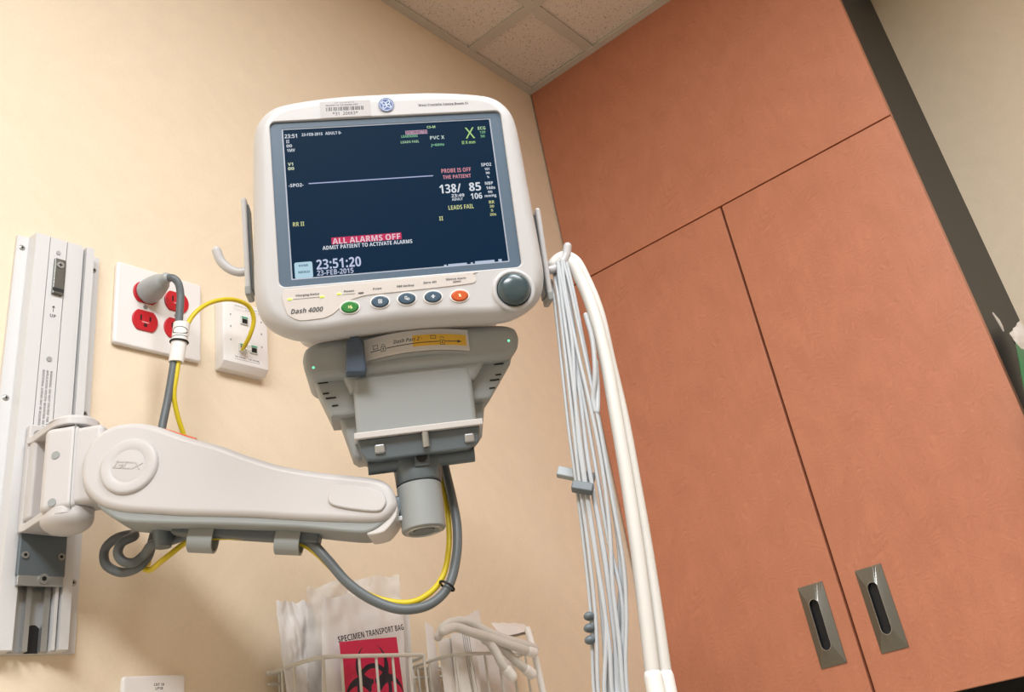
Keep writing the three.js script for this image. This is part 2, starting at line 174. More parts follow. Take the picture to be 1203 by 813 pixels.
// ------------------------------------------------------------------ materials
const M = {};
{
  const r = rngOf(11);
  const wallT = dataTex(256, (x, y) => { const v = tnoise(x, y, 256, 3, 1) * 3 + tnoise(x, y, 256, 18, 5) * 2 + (r() - .5) * 3; return [clamp(236 + v), clamp(219 + v), clamp(193 + v)]; });
  const wallB = dataTex(256, (x, y) => { const v = 128 + tnoise(x, y, 256, 22, 3) * 90 + tnoise(x, y, 256, 40, 9) * 60; return [clamp(v), clamp(v), clamp(v)]; }, false);
  M.wall = new THREE.MeshStandardMaterial({ map: wallT, bumpMap: wallB, bumpScale: .0003, roughness: .62 });
  const rt = rngOf(5), spots = new Float32Array(512 * 512);
  for (let k = 0; k < 5200; k++) { const cx = rt() * 512, cy = rt() * 512, rad = .5 + rt() * rt() * 1.6, dk = .25 + rt() * .75; for (let y = -4; y <= 4; y++) for (let x = -4; x <= 4; x++) { const d = Math.hypot(x, y * (1 + rt() * .4)); if (d < rad) { const o = ((cy + y + 512) & 511) * 512 + ((cx + x + 512) & 511); spots[o] = Math.max(spots[o], dk); } } }
  const tileT = dataTex(512, (x, y) => { const s = spots[y * 512 + x], v = tnoise(x, y, 512, 30, 2) * 10 + (rt() - .5) * 12 - s * 95; return [clamp(226 + v), clamp(216 + v), clamp(203 + v)]; });
  const tileB = dataTex(512, (x, y) => { const v = 200 - spots[y * 512 + x] * 150 + tnoise(x, y, 512, 40, 4) * 50; return [clamp(v), clamp(v), clamp(v)]; }, false);
  M.tile = new THREE.MeshStandardMaterial({ map: tileT, bumpMap: tileB, bumpScale: .0012, roughness: .95 });
  M.tee = std(0xc9c4b8, .55);
  const fl = dataTex(256, (x, y) => { const v = tnoise(x, y, 256, 6, 1) * 10 + (r() - .5) * 14; return [clamp(152 + v), clamp(148 + v), clamp(144 + v)]; });
  M.floor = new THREE.MeshStandardMaterial({ map: fl, roughness: .5 });
  // figured cherry laminate: short wavy ripples across a faint upright grain
  const woodF = (x, y) => {
    const g = tnoise(x * 3, y, 512, 2.2, 2) * .8 + tnoise(x, y, 512, 2, 6);
    const warp = tnoise(x, y, 512, 2.5, 3) * 34, amp = Math.max(0, tnoise(x, y, 512, 9, 12) + .15) * 1.4;
    const rip = (Math.sin((y + warp + x * .06) * 6.28318 * 46 / 512) + .6 * Math.sin((y + warp * 1.2 - x * .1) * 6.28318 * 71 / 512)) * amp * (.5 + tnoise(x, y * .3, 512, 26, 20)); return [g, rip];
  };
  const wr = rngOf(21);
  const woodT = dataTex(512, (x, y) => { const [g, rip] = woodF(x, y); const v = g * 5 + rip * 7 + (wr() - .5) * 8; return [clamp(190 + v), clamp(124 + v * .9), clamp(95 + v * .8)]; });
  M.woodT = woodT;
  M.wood = new THREE.MeshPhysicalMaterial({ map: woodT, roughness: .42, clearcoat: .0 });
  M.woodEdge = std(0xa8643f, .5);
  M.darkPanel = new THREE.MeshPhysicalMaterial({ color: 0x28292a, roughness: .45, specularIntensity: .4 });
  M.darkIn = std(0x15110f, .8);
  M.steel = new THREE.MeshStandardMaterial({ color: 0x7d7e79, roughness: .3, metalness: .95 });
  M.recess = std(0x0a0d12, .5);
  M.plate = std(0xece9e7, .35);
  M.red = std(0xc4202b, .35);
  M.slot = std(0x3a080c, .7);
  M.black = std(0x0c0e10, .5);
  M.white = std(0xc4c3c3, .38);          // monitor housing
  M.armW = std(0xc8c5c4, .42);
  M.armG = std(0x979c9b, .5);
  M.rail = new THREE.MeshStandardMaterial({ color: 0xd6d6d6, roughness: .42, metalness: .1 });
  M.alu = new THREE.MeshStandardMaterial({ color: 0xb9bcbe, roughness: .34, metalness: .75 });
  M.screw = new THREE.MeshStandardMaterial({ color: 0xa9aaa6, roughness: .35, metalness: .6 });
  M.dock = std(0x9fa4a4, .48);
  M.dockD = std(0x8d9496, .5);
  M.lever = std(0x49586a, .42);
  M.brack = new THREE.MeshStandardMaterial({ color: 0x687379, roughness: .42, metalness: .3 });
  M.brackW = std(0xd3d0cd, .45);
  M.blueFrame = std(0x526577, .4);
  M.frameLip = std(0xa3acbb, .4);
  M.panel = std(0xcdc6c0, .5);
  M.cord = std(0x636a6d, .42);
  M.cordLight = std(0x8a8d8c, .45);
  M.yellow = std(0xdcc626, .4);
  M.lead = std(0xb6babd, .42);
  M.clipGrey = std(0x606a70, .45);
  M.comb = std(0x9aa1a5, .45);
  M.hose = std(0xdad7d1, .45);
  M.hoseEnd = std(0xf2f0ec, .4);
  M.wire = std(0xd9d7cf, .35);
  M.film = new THREE.MeshPhysicalMaterial({ color: 0xffffff, roughness: .25, transmission: .62, thickness: 0, ior: 1.3 });
  M.filmW = new THREE.MeshPhysicalMaterial({ color: 0xfaf8f8, roughness: .3, transmission: .25, thickness: 0, ior: 1.3 });
  M.paper = std(0xe9e4df, .75);
  M.pouch = new THREE.MeshPhysicalMaterial({ color: 0xf0ece8, roughness: .35, transmission: .25, thickness: 0 });
  M.clear = new THREE.MeshPhysicalMaterial({ color: 0xffffff, roughness: .15, transmission: .6, thickness: 0 });
  M.knob = new THREE.MeshPhysicalMaterial({ color: 0x35494f, roughness: .28, clearcoat: .6, clearcoatRoughness: .2 });
  M.green = std(0x1f7a4a, .45);
}

// ------------------------------------------------------------------ the room
const X0 = -4.5, X1 = 0.39, Z1 = 4.0, TH = .12;
function wallBox(name, w, h, d, x, y, z) { const m = mesh(name, boxUV(w, h, d, x, y, z, .5), M.wall, scene); return struct(m); }
wallBox('wall_back', X1 - X0 + 2 * TH, CEIL + .3, TH, (X0 + X1) / 2, (CEIL + .3) / 2, -TH / 2);
wallBox('wall_front', X1 - X0 + 2 * TH, CEIL + .3, TH, (X0 + X1) / 2, (CEIL + .3) / 2, Z1 + TH / 2);
wallBox('wall_right', TH, CEIL + .3, Z1, X1 + TH / 2, (CEIL + .3) / 2, Z1 / 2);
wallBox('wall_left', TH, CEIL + .3, Z1, X0 - TH / 2, (CEIL + .3) / 2, Z1 / 2);
struct(mesh('floor', boxUV(X1 - X0, .1, Z1, (X0 + X1) / 2, -.05, Z1 / 2, .6), M.floor, scene));
{
  const c = new THREE.Group(); c.name = 'ceiling'; scene.add(c); struct(c);
  mesh('slab', box(X1 - X0, .1, Z1, (X0 + X1) / 2, CEIL + .25, Z1 / 2), M.tee, c);
  const bx = [0, -.227], bz = [0, .198];
  while (bx[bx.length - 1] - .61 > X0) bx.push(bx[bx.length - 1] - .61); bx.push(X0);
  while (bz[bz.length - 1] + .61 < Z1) bz.push(bz[bz.length - 1] + .61); bz.push(Z1);
  const rt = rngOf(77);
  for (let i = 0; i + 1 < bx.length; i++) for (let j = 0; j + 1 < bz.length; j++) {
    const x1 = bx[i] - .003, x0 = bx[i + 1] + .003, z0 = bz[j] + .003, z1 = bz[j + 1] - .003, mx = (x0 + x1) / 2, mz = (z0 + z1) / 2;
    if (TROFFERS.some(t => mx > t.x0 && mx < t.x1 && mz > t.z0 && mz < t.z1)) continue;
    mesh('ceiling_tile', boxUV(x1 - x0, .016, z1 - z0, mx, CEIL + .0125, mz, .40, rt(), rt()), M.tile, c);
  }
  // the ceiling strip in front of the cabinet's deeper bay
  for (const z of [...bz.filter(z => z > .8 && z < Z1 - .3)]) mesh('ceiling_tile', boxUV(X1 - .006, .016, .6, X1 / 2, CEIL + .0125, z + .3, .42, rt(), rt()), M.tile, c);
  mesh('ceiling_tile', boxUV(X1 - .006, .016, .05, X1 / 2, CEIL + .0125, .785, .42, rt(), rt()), M.tile, c);
  for (let i = 1; i + 1 < bx.length; i++) mesh('grid_tee', box(.024, .005, Z1, bx[i], CEIL + .0016, Z1 / 2), M.tee, c);
  for (let j = 1; j + 1 < bz.length; j++) for (let i = 0; i + 1 < bx.length; i++) mesh('grid_tee', box(bx[i] - bx[i + 1] - .024, .005, .024, (bx[i] + bx[i + 1]) / 2, CEIL + .0014, bz[j]), M.tee, c);
  mesh('wall_angle', box(0 - X0, .005, .019, X0 / 2, CEIL + .0005, .0095), M.tee, c);
  mesh('wall_angle', box(.017, .005, .75, -.0085, CEIL + .0002, .375), M.tee, c);
  mesh('wall_angle', box(.019, .005, Z1 - .76, X1 - .0095, CEIL + .0005, (Z1 + .76) / 2), M.tee, c);
  // troffers, out of view overhead
  for (const T2 of TROFFERS) {
    const t = thing('ceiling_light', T2 === TROFFERS[0] ? 'long recessed ceiling light over the wall channel side of the room' : 'long recessed ceiling light nearer the wood cabinet', 'ceiling light', [(T2.x0 + T2.x1) / 2, CEIL, (T2.z0 + T2.z1) / 2], 'recessed ceiling lights');
    const w = T2.x1 - T2.x0, d = T2.z1 - T2.z0, fs = rrShape(w - .025, d - .025, .005); fs.holes.push(rrShape(w - .06, d - .06, .005));
    mesh('frame', new THREE.ExtrudeGeometry(fs, { depth: .01, bevelEnabled: false }).rotateX(Math.PI / 2).translate(0, .008, 0), M.tee, t);
    mesh('diffuser', box(w - .06, .004, d - .06, 0, .004, 0), new THREE.MeshStandardMaterial({ color: 0xffffff, emissive: LIGHT_COLOR, emissiveIntensity: 2, roughness: .6 }), t);
  }
}

// ------------------------------------------------------------------ wall cabinet (front plane x = 0, from the back wall to z = .7487)
{
  const zE = .7487, yB = 1.14, yS = 2.0595;
  const cab = thing('wall_cabinet', 'tall cherry wood laminate wall cabinet with two doors up to the ceiling', 'cabinet', [0, yB, 0]);
  const P = (name, g, m, parent = cab) => mesh(name, g.translate(0, -yB, 0), m, parent);
  P('bottom_panel', box(X1 - .03, .02, zE - .03, (X1 + .03) / 2, yB + .030, zE / 2 - .01), M.darkPanel);
  P('shade_strip', box(.018, .11, zE, X1 - .010, yB - .03, zE / 2), M.darkPanel);  // added dark strip, stands in for the shade on the wall below the cabinet
  P('face_frame', box(.018, CEIL - yB - .04, zE - .03, .075, (CEIL + yB) / 2 + .01, zE / 2 - .01), M.woodEdge);
  P('end_panel', rbox(X1 - .0235, CEIL - yB, .019, .0012, (X1 + .0235) / 2 + .0, (CEIL + yB) / 2, zE - .0105), M.darkPanel);
  const face = (w, h, y, z, du, dv) => {
    const g = rbox(.021, h, w, .0011, .0105, y, z, 2), u = g.attributes.uv, p = g.attributes.position;
    for (let i = 0; i < u.count; i++) u.setXY(i, p.getZ(i) / .62 + du, p.getY(i) / .62 + dv); return g;
  };
  P('fascia_panel', face(zE - .004, CEIL - .001 - yS - .0015, (CEIL - .001 + yS + .0015) / 2, zE / 2 + .002, .1, .3), M.wood);
  const mid = .3852;
  for (const [za, zb, hz, du] of [[.004, mid - .0024, .3355, .37], [mid + .0024, zE, .439, .81]]) {
    const d = P('door', face(zb - za, yS - .0015 - yB, (yS - .0015 + yB) / 2, (za + zb) / 2, du, .55), M.wood);
    // hipped pull: facets rise from a rectangular foot to a rounded slot
    const w = .0448, h = .1255, sw = .0180, sh = .079, hy = 1.2745, rr = sw / 2, rise = .0085, N = 10, foot = [], slot = [];
    const arc = (cy, a0) => { for (let i = 0; i <= N; i++) { const a = a0 + Math.PI * i / N; slot.push([Math.cos(a) * rr, cy + Math.sin(a) * rr]); } };
    arc(sh / 2 - rr, 0); for (let i = 0; i <= N; i++) foot.push([w / 2 - w * i / N, h / 2]);
    arc(-sh / 2 + rr, Math.PI); for (let i = 0; i <= N; i++) foot.push([-w / 2 + w * i / N, -h / 2]);
    const to = (a, x) => a.map(([z, y]) => V3(-x, y, -z));
    const facets = ringLoft([to(foot, 0), to(foot, .0016), to(slot, rise)], false, false, .12);
    const rim = slot.map(([z, y]) => [z * .94, y * .985]);
    const sp = d;
    mesh('handle', facets.translate(0, hy - yB, hz), M.steel, sp);
    mesh('handle_rim', ringLoft([to(slot, rise), to(slot, rise + .0003), to(rim, rise + .0003), to(rim, rise - .003)], false, false, .3).translate(0, hy - yB, hz), new THREE.MeshStandardMaterial({ color: 0xc8c8c4, roughness: .25, metalness: .9 }), sp);
    mesh('handle_recess', ringLoft([to(rim, rise - .0025), to(rim, .0006)], true, false, .4).translate(0, hy - yB, hz), M.recess, sp);
  }
  cab.userData.label = 'tall cherry wood laminate wall cabinet with two doors reaching the ceiling';
}

// ------------------------------------------------------------------ wall channel (equipment rail)
{
  const cx = -1.1035, y0 = 1.318, y1 = 1.781, cy = (y0 + y1) / 2, h = y1 - y0;
  const o = thing('equipment_rail', 'white aluminium wall channel with screws carrying the monitor arm', 'wall rail', [cx, y0, 0]);
  const P = (n, g, m, p = o) => mesh(n, g.translate(-cx, -y0, 0), m, p);
  const prof = (pts, a, b) => { const s = polyShape(pts.map(([x, z]) => [x, -z])); return new THREE.ExtrudeGeometry(s, { depth: b - a, bevelEnabled: true, bevelThickness: .0004, bevelSize: .0004, bevelOffset: -.0004, bevelSegments: 1 }).rotateX(-Math.PI / 2).translate(0, a, 0); };
  // left rib with flange, right rib with flange, floor between
  const L = cx - .0495, R = cx + .0495;
  P('channel', prof([[L, .0005], [L, .0045], [cx - .0365, .0045], [cx - .0355, .020], [cx - .0195, .020], [cx - .0195, .006], [cx + .0185, .006], [cx + .0185, .019], [cx + .0215, .019], [cx + .0215, .012], [cx + .0245, .012], [cx + .0245, .021], [cx + .034, .021], [cx + .035, .0045], [R, .0045], [R, .0005]], y0, y1), M.rail);
  // cover strips above the carriage
  P('cover_strip', box(.0195, y1 - 1.535, .0035, cx - .0088, (y1 + 1.535) / 2, .0178), M.rail);
  P('cover_strip', box(.0165, y1 - 1.535, .0035, cx + .0100, (y1 + 1.535) / 2, .0182), M.rail);
  // inner ribs of the open slot below
  for (const [x, w] of [[-.0165, .003], [-.0050, .005], [.0130, .006]]) P('inner_rib', box(w, 1.535 - y0, .008, cx + x, (1.535 + y0) / 2, .010), M.alu);
  P('slot_floor', box(.036, 1.535 - y0 - .001, .001, cx, (1.535 + y0) / 2, .0066), M.alu);
  P('slot_hole', cyl(.0068, .0068, .0016, 24).rotateX(Math.PI / 2).translate(cx + .004, 1.337, .0074), M.black);
  P('slot_hole', box(.0135, .02, .0014, cx + .004, y0 + .0095, .0073), M.darkIn);
  // screws
  const screw = (x, y, z, r = .0036) => {
    const s = P('screw', new THREE.SphereGeometry(r, 16, 6, 0, 6.2832, 0, 1.1).rotateX(Math.PI / 2).scale(1, 1, .55).translate(x, y, z - r * .25), M.screw);
    mesh('cross_slot', merge([box(r * .8, r * .2, .0006), box(r * .2, r * .8, .0006)]).translate(x - cx, y - y0, z + r * .31), M.black, s);
  };
  for (const y of [1.765, 1.577, 1.39]) { screw(cx - .0432, y, .0045, .0042); screw(cx + .043, y - .003, .0045, .0042); }
  P('rivet', cyl(.0027, .0027, .0012, 16).rotateX(Math.PI / 2).translate(cx - .0085, 1.762, .0199), M.alu);
  P('rivet', cyl(.003, .003, .0012, 16).rotateX(Math.PI / 2).translate(cx - .0085, 1.624, .0199), M.alu);
  // end stop
  const st = P('end_stop', rbox(.0125, .047, .004, .0008, cx - .0065, 1.729, .0212), M.steel);
  mesh('stop_screw', cyl(.0042, .0042, .0012, 18).rotateX(Math.PI / 2).translate(-.0065, 1.744 - y0, .0236), M.screw, st);
  mesh('cross_slot', merge([box(.0045, .0011, .0006), box(.0011, .0045, .0006)]).translate(-.0065, 1.744 - y0, .0243), M.black, st);
  mesh('stop_notch', box(.0126, .004, .0006, -.0065, 1.711 - y0, .0233), M.black, st);
  // printed lettering on the strip
  const up = canvasTex(128, 192, (g, w, h2) => { g.fillStyle = '#d6d6d6'; g.fillRect(0, 0, w, h2); g.fillStyle = '#1c1c1c'; g.fillRect(60, 22, 8, 74); g.beginPath(); g.moveTo(64, 4); g.lineTo(84, 36); g.lineTo(44, 36); g.fill(); text(g, 'UP', 24, 148, 80, 44, '#1c1c1c'); });
  P('up_mark', new THREE.PlaneGeometry(.012, .018).translate(cx - .0085, 1.683, .0197), new THREE.MeshStandardMaterial({ map: up, roughness: .42 }));
  const warn = canvasTex(1024, 160, (g, w, h2) => {
    g.fillStyle = '#d6d6d6'; g.fillRect(0, 0, w, h2);
    ['WARNING: DO NOT EXCEED THE LOAD LIMIT', 'APPLICATION SPECIFIC MOUNTING SEE MANUAL', 'ADDITIONAL SCREWS MAY BE REQUIRED'].forEach((s, i) => text(g, s, 8, 28 + i * 50, [980, 920, 760][i], 30, '#1c1c1c'));
  });
  P('warning_text', new THREE.PlaneGeometry(.088, .0135).rotateZ(-Math.PI / 2).translate(cx - .009, 1.567, .0197), new THREE.MeshStandardMaterial({ map: warn, roughness: .42 }));
}

// ------------------------------------------------------------------ articulated monitor arm
const ARM = V3(-1.11, 1.47, .078), armX = V3(.628, 0, .778).normalize();
const armYaw = Math.atan2(-armX.z, armX.x);
const monAng = Math.atan2(.676, .735), monTilt = 12.4 * Math.PI / 180, MON = V3(-.988, 1.6545, .4515);
const monX = V3(Math.cos(monAng), 0, Math.sin(monAng)), monF = V3(-Math.sin(monAng), 0, Math.cos(monAng));
const monZ = monF.clone().multiplyScalar(Math.cos(monTilt)).add(V3(0, -Math.sin(monTilt), 0)), monY = monZ.clone().cross(monX);
const monQ = new THREE.Quaternion().setFromRotationMatrix(new THREE.Matrix4().makeBasis(monX, monY, monZ));
{
  const o = thing('monitor_arm', 'white articulated support arm clamped on the wall channel with tilt bracket holding the monitor', 'support arm', [ARM.x, ARM.y, ARM.z]);
  const W = (n, g, m, p = o) => mesh(n, g.translate(-ARM.x, -ARM.y, -ARM.z), m, p);          // world coordinates
  const A = (n, g, m, p = o) => mesh(n, g.rotateY(armYaw), m, p);                           // arm frame
  const D = (n, g, m, p = o) => mesh(n, g.applyQuaternion(monQ).translate(MON.x - ARM.x, MON.y - ARM.y, MON.z - ARM.z), m, p); // tilt bracket, in the monitor's frame
  const px = ARM.x + .003, pz = ARM.z - .003;
  // carriage on the rail
  const cx = -1.1035;
  W('carriage_plate', rbox(.052, .114, .008, .002, cx, 1.4845, .0245), M.armW);
  W('carriage_web', rbox(.050, .086, .014, .004, cx, 1.480, .033), M.armW);
  const lug = (y, t) => { const s = smoothShape([[cx - .0255, .028], [cx + .0255, .028], [px + .0235, pz + .004], [px + .016, pz + .0195], [px, pz + .0245], [px - .016, pz + .0195], [px - .0235, pz + .004], [cx - .0258, .036]].map(([x, z]) => [x, -z]), 120, true, .35); return new THREE.ExtrudeGeometry(s, { depth: t, bevelEnabled: true, bevelThickness: .001, bevelSize: .001, bevelOffset: -.001, bevelSegments: 2 }).rotateX(-Math.PI / 2).translate(0, y, 0); };
  W('lug', lug(1.5195, .006), M.armW); W('lug', lug(1.4275, .006), M.armW);
  W('foot_plate', rbox(.048, .044, .005, .002, cx, 1.4075, .0225), M.brack);
  W('lower_bar', rbox(.046, .013, .0045, .001, cx, 1.3835, .0225), M.alu);
  const scr = (x, y, z, r) => { const s = W('bolt', cyl(r, r, .0025, 18).rotateX(Math.PI / 2).translate(x, y, z), M.screw); mesh('bolt_socket', cyl(r * .5, r * .5, .0006, 6).rotateX(Math.PI / 2).translate(x - ARM.x, y - ARM.y, z - ARM.z + .0013), M.black, s); };
  scr(cx - .018, 1.406, .0255, .0035); scr(cx + .018, 1.406, .0255, .0035); scr(cx + .002, 1.3835, .0258, .005); scr(cx - .018, 1.531, .0295, .004); scr(cx + .02, 1.531, .0295, .0035);
  // pivot knuckle with caps
  A('knuckle', rbox(.034, .087, .042, .007, -.0015, .0035, .0, 3), M.armW);
  A('knuckle_arm', rbox(.030, .080, .036, .006, .024, .0045, 0, 3), M.armW);
  A('knuckle_seam', rbox(.0005, .0862, .0412, .0002, .0120, .0035, .0), M.armG);
  for (const y of [.0165, -.0315]) A('knuckle_plug', cyl(.004, .004, .0012, 18).rotateX(Math.PI / 2).translate(-.0048, y, .0211), M.armG);
  W('pivot_cap', new THREE.SphereGeometry(.0245, 32, 12, 0, 6.2832, 0, Math.PI / 2).scale(1, .3, 1).translate(px, 1.5255, pz), M.armW);
  W('pivot_cap', new THREE.SphereGeometry(.0245, 32, 12, 0, 6.2832, Math.PI / 2, Math.PI / 2).scale(1, .62, 1).translate(px, 1.4275, pz), M.armW);
  // arm cover
  const outline = smoothShape([...T.armTop, ...T.armBot], 420, true, .5);
  A('arm_cover', soft(extr(outline, .0265, -.0255, .0068, 14), .7), M.armW);
  A('arm_base', soft(extr(smoothShape([[.040, -.035], [.058, -.060], [.095, -.0705], [.16, -.0835], [.23, -.0990], [.290, -.1150], [.312, -.108], [.319, -.096], [.28, -.086], [.15, -.05]], 120, true, .4), .0215, -.0205, .003, 3), .7), M.armG);
  A('end_cap', soft(extr(smoothShape([[.294, -.117], [.296, -.110], [.312, -.105], [.3195, -.096], [.3245, -.094], [.322, -.105], [.310, -.1165]], 60, true, .4), .020, -.019, .0015, 2), .7), M.brackW);
  // round badge
  const [bx, by] = T.cap[0];
  const bprof = [[.0, .0035], [.0155, .0035], [.0165, .0026], [.0172, .0036], [.0250, .0042], [.0275, .0025], [.0284, 0], [.0284, -.002]].map(([r, z]) => new THREE.Vector2(r, z));
  const badge = A('badge', new THREE.LatheGeometry(bprof, 56).rotateX(Math.PI / 2).translate(bx, by, .0265), M.armW);
  const strokes = [], sk = ([x, y]) => [x + y * .3, y];
  const seg = (x0, y0, x1, y1, t = .0006) => { const d = Math.hypot(x1 - x0, y1 - y0), nx = -(y1 - y0) / d * t, ny = (x1 - x0) / d * t, ex = (x1 - x0) / d * t, ey = (y1 - y0) / d * t; strokes.push(new THREE.ExtrudeGeometry(polyShape([[x0 + nx - ex, y0 + ny - ey], [x0 - nx - ex, y0 - ny - ey], [x1 - nx + ex, y1 - ny + ey], [x1 + nx + ex, y1 + ny + ey]].map(sk)), { depth: .0007, bevelEnabled: false })); };
  for (const [x0, y0, x1, y1] of [[-.0058, .003, -.0125, .003], [-.0125, .003, -.0125, -.003], [-.0125, -.003, -.0058, -.003], [-.0058, -.003, -.0058, -.0002], [-.0058, -.0002, -.0088, -.0002], [.0032, .003, -.0034, .003], [-.0034, .003, -.0034, -.003], [-.0034, -.003, .0032, -.003], [.0056, .003, .0124, -.003], [.0056, -.003, .0124, .003]]) seg(x0, y0, x1, y1);
  mesh('badge_lettering', merge(strokes).rotateZ(-.24).translate(bx, by, .0297).rotateY(armYaw), std(0xb9b4b0, .45), badge);
  // release flap near the arm end
  A('flap', soft(extr(smoothShape(T.oval, 90, true, .5), .0292, .022, .0016, 3), .7), M.armW);
  // accent strip on the top edge
  A('accent_strip', rbox(.036, .0022, .012, .0008).rotateZ(-.47).translate(.1140, .0198, .0075), std(0xd9663c, .5));
  // under-arm cable channel and clips
  const chan = [[.114, -.078], [.235, -.108]];
  A('cable_channel', rbox(Math.hypot(.121, .030) + .02, .011, .016, .002).rotateZ(Math.atan2(-.030, .121)).translate(.1745, -.0885, -.004), M.clipGrey);
  for (const [x, y] of [[.1325, -.0835], [.2155, -.1005]]) {
    const s = new THREE.Shape(); s.moveTo(-.0115, .0115); s.lineTo(-.0115, -.004); s.absarc(0, -.004, .0115, Math.PI, 0, false); s.lineTo(.0115, .0115); s.lineTo(.0092, .0115); s.lineTo(.0092, -.004); s.absarc(0, -.004, .0092, 0, Math.PI, true); s.lineTo(-.0092, .0115);
    A('cable_clip', new THREE.ExtrudeGeometry(s, { depth: .024, bevelEnabled: false, curveSegments: 14 }).translate(0, 0, -.012).rotateY(Math.PI / 2).rotateZ(-.22).translate(x, y, -.004), M.armG);
  }
  A('strain_relief', cyl(.0105, .008, .02, 20).translate(.0905, -.0745, -.012), M.brack);
  // post, neck and tilt hinge
  const qx = -.893, qz = .347;
  W('post', new THREE.LatheGeometry([[0, 1.3535], [.0145, 1.3535], [.0150, 1.3525], [.0205, 1.3525], [.0215, 1.3540], [.0222, 1.396], [.0215, 1.3975], [0, 1.3975]].map(p => new THREE.Vector2(...p)), 48).translate(qx, 0, qz), M.armG);
  W('post_ring', new THREE.TorusGeometry(.0165, .0014, 8, 40).rotateX(Math.PI / 2).translate(qx, 1.3523, qz), M.alu);
  W('post_core', cyl(.0105, .0105, .002, 24).translate(qx, 1.3530, qz), M.brack);
  A('neck', rbox(.026, .020, .020, .004, .3305, -.0905, 0), M.brack);
  A('neck_plate', rbox(.014, .005, .014, .001, .3270, -.1040, .004), M.alu);
  const cl = (y, hw, hd, pw) => Array.from({ length: 48 }, (_, i) => { const t = i / 48 * Math.PI * 2, c = Math.cos(t), d = Math.sin(t), e = 2 / pw, u = Math.sign(c) * Math.abs(c) ** e * hw, v = Math.sign(d) * Math.abs(d) ** e * hd; return V3(qx + monX.x * (u + (hw - .022) * .4) + monF.x * v, y, qz + monX.z * (u + (hw - .022) * .4) + monF.z * v); });
  W('clevis', ringLoft([cl(1.3985, .0222, .0222, 2), cl(1.4000, .0228, .0228, 2.2), cl(1.414, .0240, .0225, 2.8), cl(1.428, .0262, .0215, 4), cl(1.441, .0272, .0205, 5), cl(1.4425, .0262, .0195, 5)], true, true, .6), M.brack);
  D('clevis_slot', rbox(.0150, .024, .003, .0006, .0035, -.2520, -.0625), M.clipGrey);
  D('set_screw', cyl(.0052, .0052, .003, 24).rotateX(Math.PI / 2).translate(.0035, -.2555, -.0608), M.black);
  D('hinge_barrel', cyl(.0082, .0082, .106, 24).rotateZ(Math.PI / 2).translate(.0038, -.2570, -.078), M.brack);
  D('bolt', cyl(.0036, .0036, .021, 16).translate(.0080, -.2375, -.0480), M.screw);
  D('tilt_plate', soft(extr(polyShape([[-.0575, -.2325], [.0630, -.2325], [.0600, -.2490], [.0500, -.2540], [-.0400, -.2545], [-.0500, -.2530], [-.0545, -.2470]]), -.052, -.115, .002, 2), .5), M.brack);
  D('tilt_plate_lip', rbox(.1255, .0062, .060, .001, .0028, -.2300, -.074), M.brackW);
  for (const x of [-.0365, .0510]) D('tilt_bolt', rbox(.0100, .0092, .004, .002, x, -.2440, -.0505, 3), M.alu);
}

